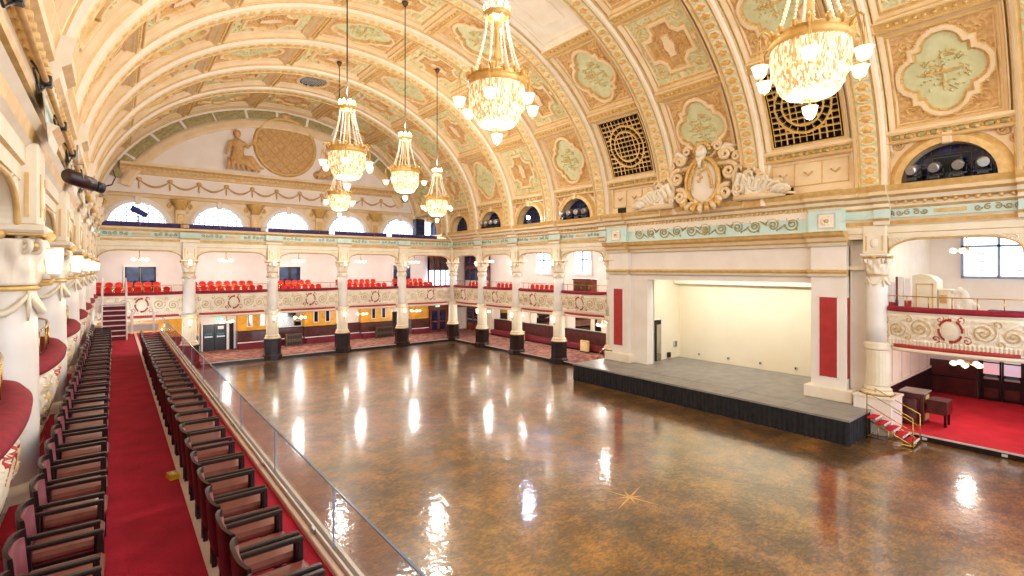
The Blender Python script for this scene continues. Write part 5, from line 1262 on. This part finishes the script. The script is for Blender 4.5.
# ------------------------------------------------------------------ stage lights on the cornices
def head_proto():
    r = thing('stage_light', 'x', 'spotlight', (0, 0, 0))
    mb = MB(); mb.box(-.14, .14, -.14, .14, 0, .12, 'black_metal', .02); mb.build('base', r)
    mb = MB(); mb.tube([(0, -.2, .12), (0, -.2, .42)], .03, 6, 'black_metal'); mb.tube([(0, .2, .12), (0, .2, .42)], .03, 6, 'black_metal'); mb.box(-.05, .05, -.22, .22, .1, .15, 'black_metal'); mb.build('yoke', r)
    mb = MB(); mb.tube([(.2, 0, .46), (.1, 0, .44), (-.12, 0, .38), (-.24, 0, .34)], [.1, .15, .16, .14], 14, 'steel'); mb.build('lamp_head', r)
    return r
h0 = head_proto(); hf = True
def head(x, y, z, rz, l):
    global hf
    if hf: h0.location = (x, y, z); h0.rotation_euler = (0, 0, rz); h0['label'] = l; hf = False
    else: dup(h0, (x, y, z), rz, l)
for (k, nm) in ((7, 'the large lunette right of the stage'), (3, 'the lunette nearest left of the stage'), (1, 'the second lunette from the far corner')):
    yc = (YC[k] + YC[k + 1]) / 2
    for i in range(4): head(21.36, yc + .85 - i * .57, 8.97, .2 * (i - 1.5), '%s stage light from left on the cornice before %s' % (ORD[i], nm))
mb = MB(); mb.box(21.6, 21.66, 3.6, 4.4, 9.15, 9.75, 'black_metal', .02); mb.box(21.585, 21.6, 3.66, 4.34, 9.21, 9.69, 'dark_void'); mb.box(21.55, 21.68, 3.85, 4.15, 8.95, 9.15, 'black_metal'); tag(mb.build('monitor'), 'dark flat monitor in the large lunette right of the stage', 'monitor')
t = thing('bright_spotlight', 'dazzling bluish white spotlight in the third lunette from far corner', 'spotlight', (21.3, 25.0, 8.97))
mb = MB(); mb.box(-.1, .1, -.1, .1, 0, .1, 'black_metal', .02); mb.tube([(0, 0, .1), (0, 0, .32)], .03, 6, 'black_metal'); mb.build('stand', t)
mb = MB(); mb.tube([(.3, .2, .46), (.0, .0, .4), (-.08, -.06, .38)], [.12, .15, .17], 14, 'black_metal'); mb.build('housing', t)
mb = MB(); mb.ball((-.12, -.09, .37), (.1, .1, .1), 'spot_glow', 12); mb.build('lens', t)
# left side: profile spot, pipes
t = thing('profile_spot', 'dark brown profile spotlight hanging under the left gallery cornice', 'spotlight', (-.42, 10.9, 7.42), -R(55))
mb = MB(); mb.tube([(0, -.42, .10), (.0, -.36, .10), (.02, -.1, .05), (.04, .28, -.02), (.045, .3, -.02)], [.10, .14, .14, .13, .10], 16, 'brown_barrel'); mb.build('lamp_house', t)
mb = MB(); mb.tube([(.045, .28, -.02), (.06, .5, -.06)], [.10, .11], 14, 'black_metal'); mb.build('lens_tube', t)
mb = MB(); mb.tube([(-.16, -.1, .05), (-.16, -.1, .34), (.16, -.1, .34), (.16, -.1, .05)], .015, 5, 'steel'); mb.tube([(0, -.1, .34), (0, -.1, .72)], .02, 6, 'steel'); mb.build('yoke', t)
mb = MB(); mb.tube([(.05, .5, -.03), (.2, .62, .02), (.3, .62, .16), (.25, .6, .3)], .015, 5, 'black_metal'); mb.build('barn_arm', t); t.scale = (.85, .58, .85)
t = thing('lighting_pipe', 'thin lighting pipe with clamps running under the left cornice', 'pipe', (-.58, 4.0, 8.05))
mb = MB(); mb.tube([(0, 0, 0), (0, 14, 0)], .03, 8, 'buff_relief'); mb.build('pipe', t)
for q in range(6):
    mb = MB(); mb.box(-.05, .05, 1.2 + q * 2.2, 1.32 + q * 2.2, -.06, .06, 'black_metal', .01); mb.tube([(0, 1.26 + q * 2.2, 0), (-.12, 1.26 + q * 2.2, .2)], .015, 5, 'black_metal'); mb.tube([(0, 1.26 + q * 2.2, -.05), (-.03, 1.0 + q * 2.2, -.2), (-.05, .7 + q * 2.2, -.04)], .012, 5, 'black_metal'); mb.build('clamp', t)
# upper gallery at the far end
t = thing('gallery_rail', 'maroon rail along the upper gallery below the far lunette windows', 'rail', (XC, YF + .7, 8.2))
mb = MB(); mb.box(-11.6, 11.5, .0, .10, .0, .30, 'maroon', .02); mb.build('low_wall', t)
mb = MB(); mb.tube([(-11.6, .05, .52), (11.5, .05, .52)], .025, 6, 'brass'); mb.build('top_rail', t)
for q in range(12): mb = MB(); mb.tube([(-11.4 + q * 2.06, .05, .3), (-11.4 + q * 2.06, .05, .52)], .02, 6, 'brass'); mb.build('post', t)
for k in range(5):
    t = thing('gallery_bench', 'blue upholstered bench in the upper gallery, ' + BAYN[k], 'bench', (WX[k], YF + 2.0, 8.2))
    mb = MB(); mb.box(-2.1, 2.1, -.25, .2, .2, .36, 'blue_seat', .03); mb.build('seat', t); mb = MB(); mb.box(-2.1, 2.1, .2, .3, .3, .62, 'blue_seat', .03); mb.build('backrest', t)
    mb = MB()
    for q in (-1.9, 0, 1.9): mb.box(q - .05, q + .05, -.2, .25, 0, .22, 'dark_wood')
    mb.build('legs', t)
t = thing('follow_spot', 'follow spotlight on a stand, silhouetted in the leftmost lunette window', 'spotlight', (1.2, 39.2, 8.2))
mb = MB()
for a in (0, 2.1, 4.2): mb.tube([(.35 * cos(a), .35 * sin(a), 0), (0, 0, .5)], .025, 6, 'black_metal')
mb.tube([(0, 0, .4), (0, 0, 1.15)], .03, 6, 'black_metal'); mb.build('stand', t)
mb = MB(); mb.tube([(-.35, 0, 1.6), (0, 0, 1.4), (.45, 0, 1.15)], [.18, .18, .14], 14, 'blue_seat'); mb.build('lamp_house', t)
t = thing('equipment_rack', 'dark equipment cabinet at the right end of the upper far gallery', 'cabinet', (20.9, 39.2, 8.2))
mb = MB(); mb.box(-.5, .3, -.3, .3, .05, 2.1, 'black_metal', .02); mb.build('body', t); mb = MB(); mb.box(.35, .9, -.25, .3, .0, 1.9, 'window_light'); mb.box(.3, .35, -.3, .3, 0, 2.0, 'white_paint'); mb.build('lit_panel', t)
for q in range(4): mb = MB(); mb.box(-.42, .22, -.32, -.3, .2 + q * .45, .55 + q * .45, 'dark_glass'); mb.build('panel', t)
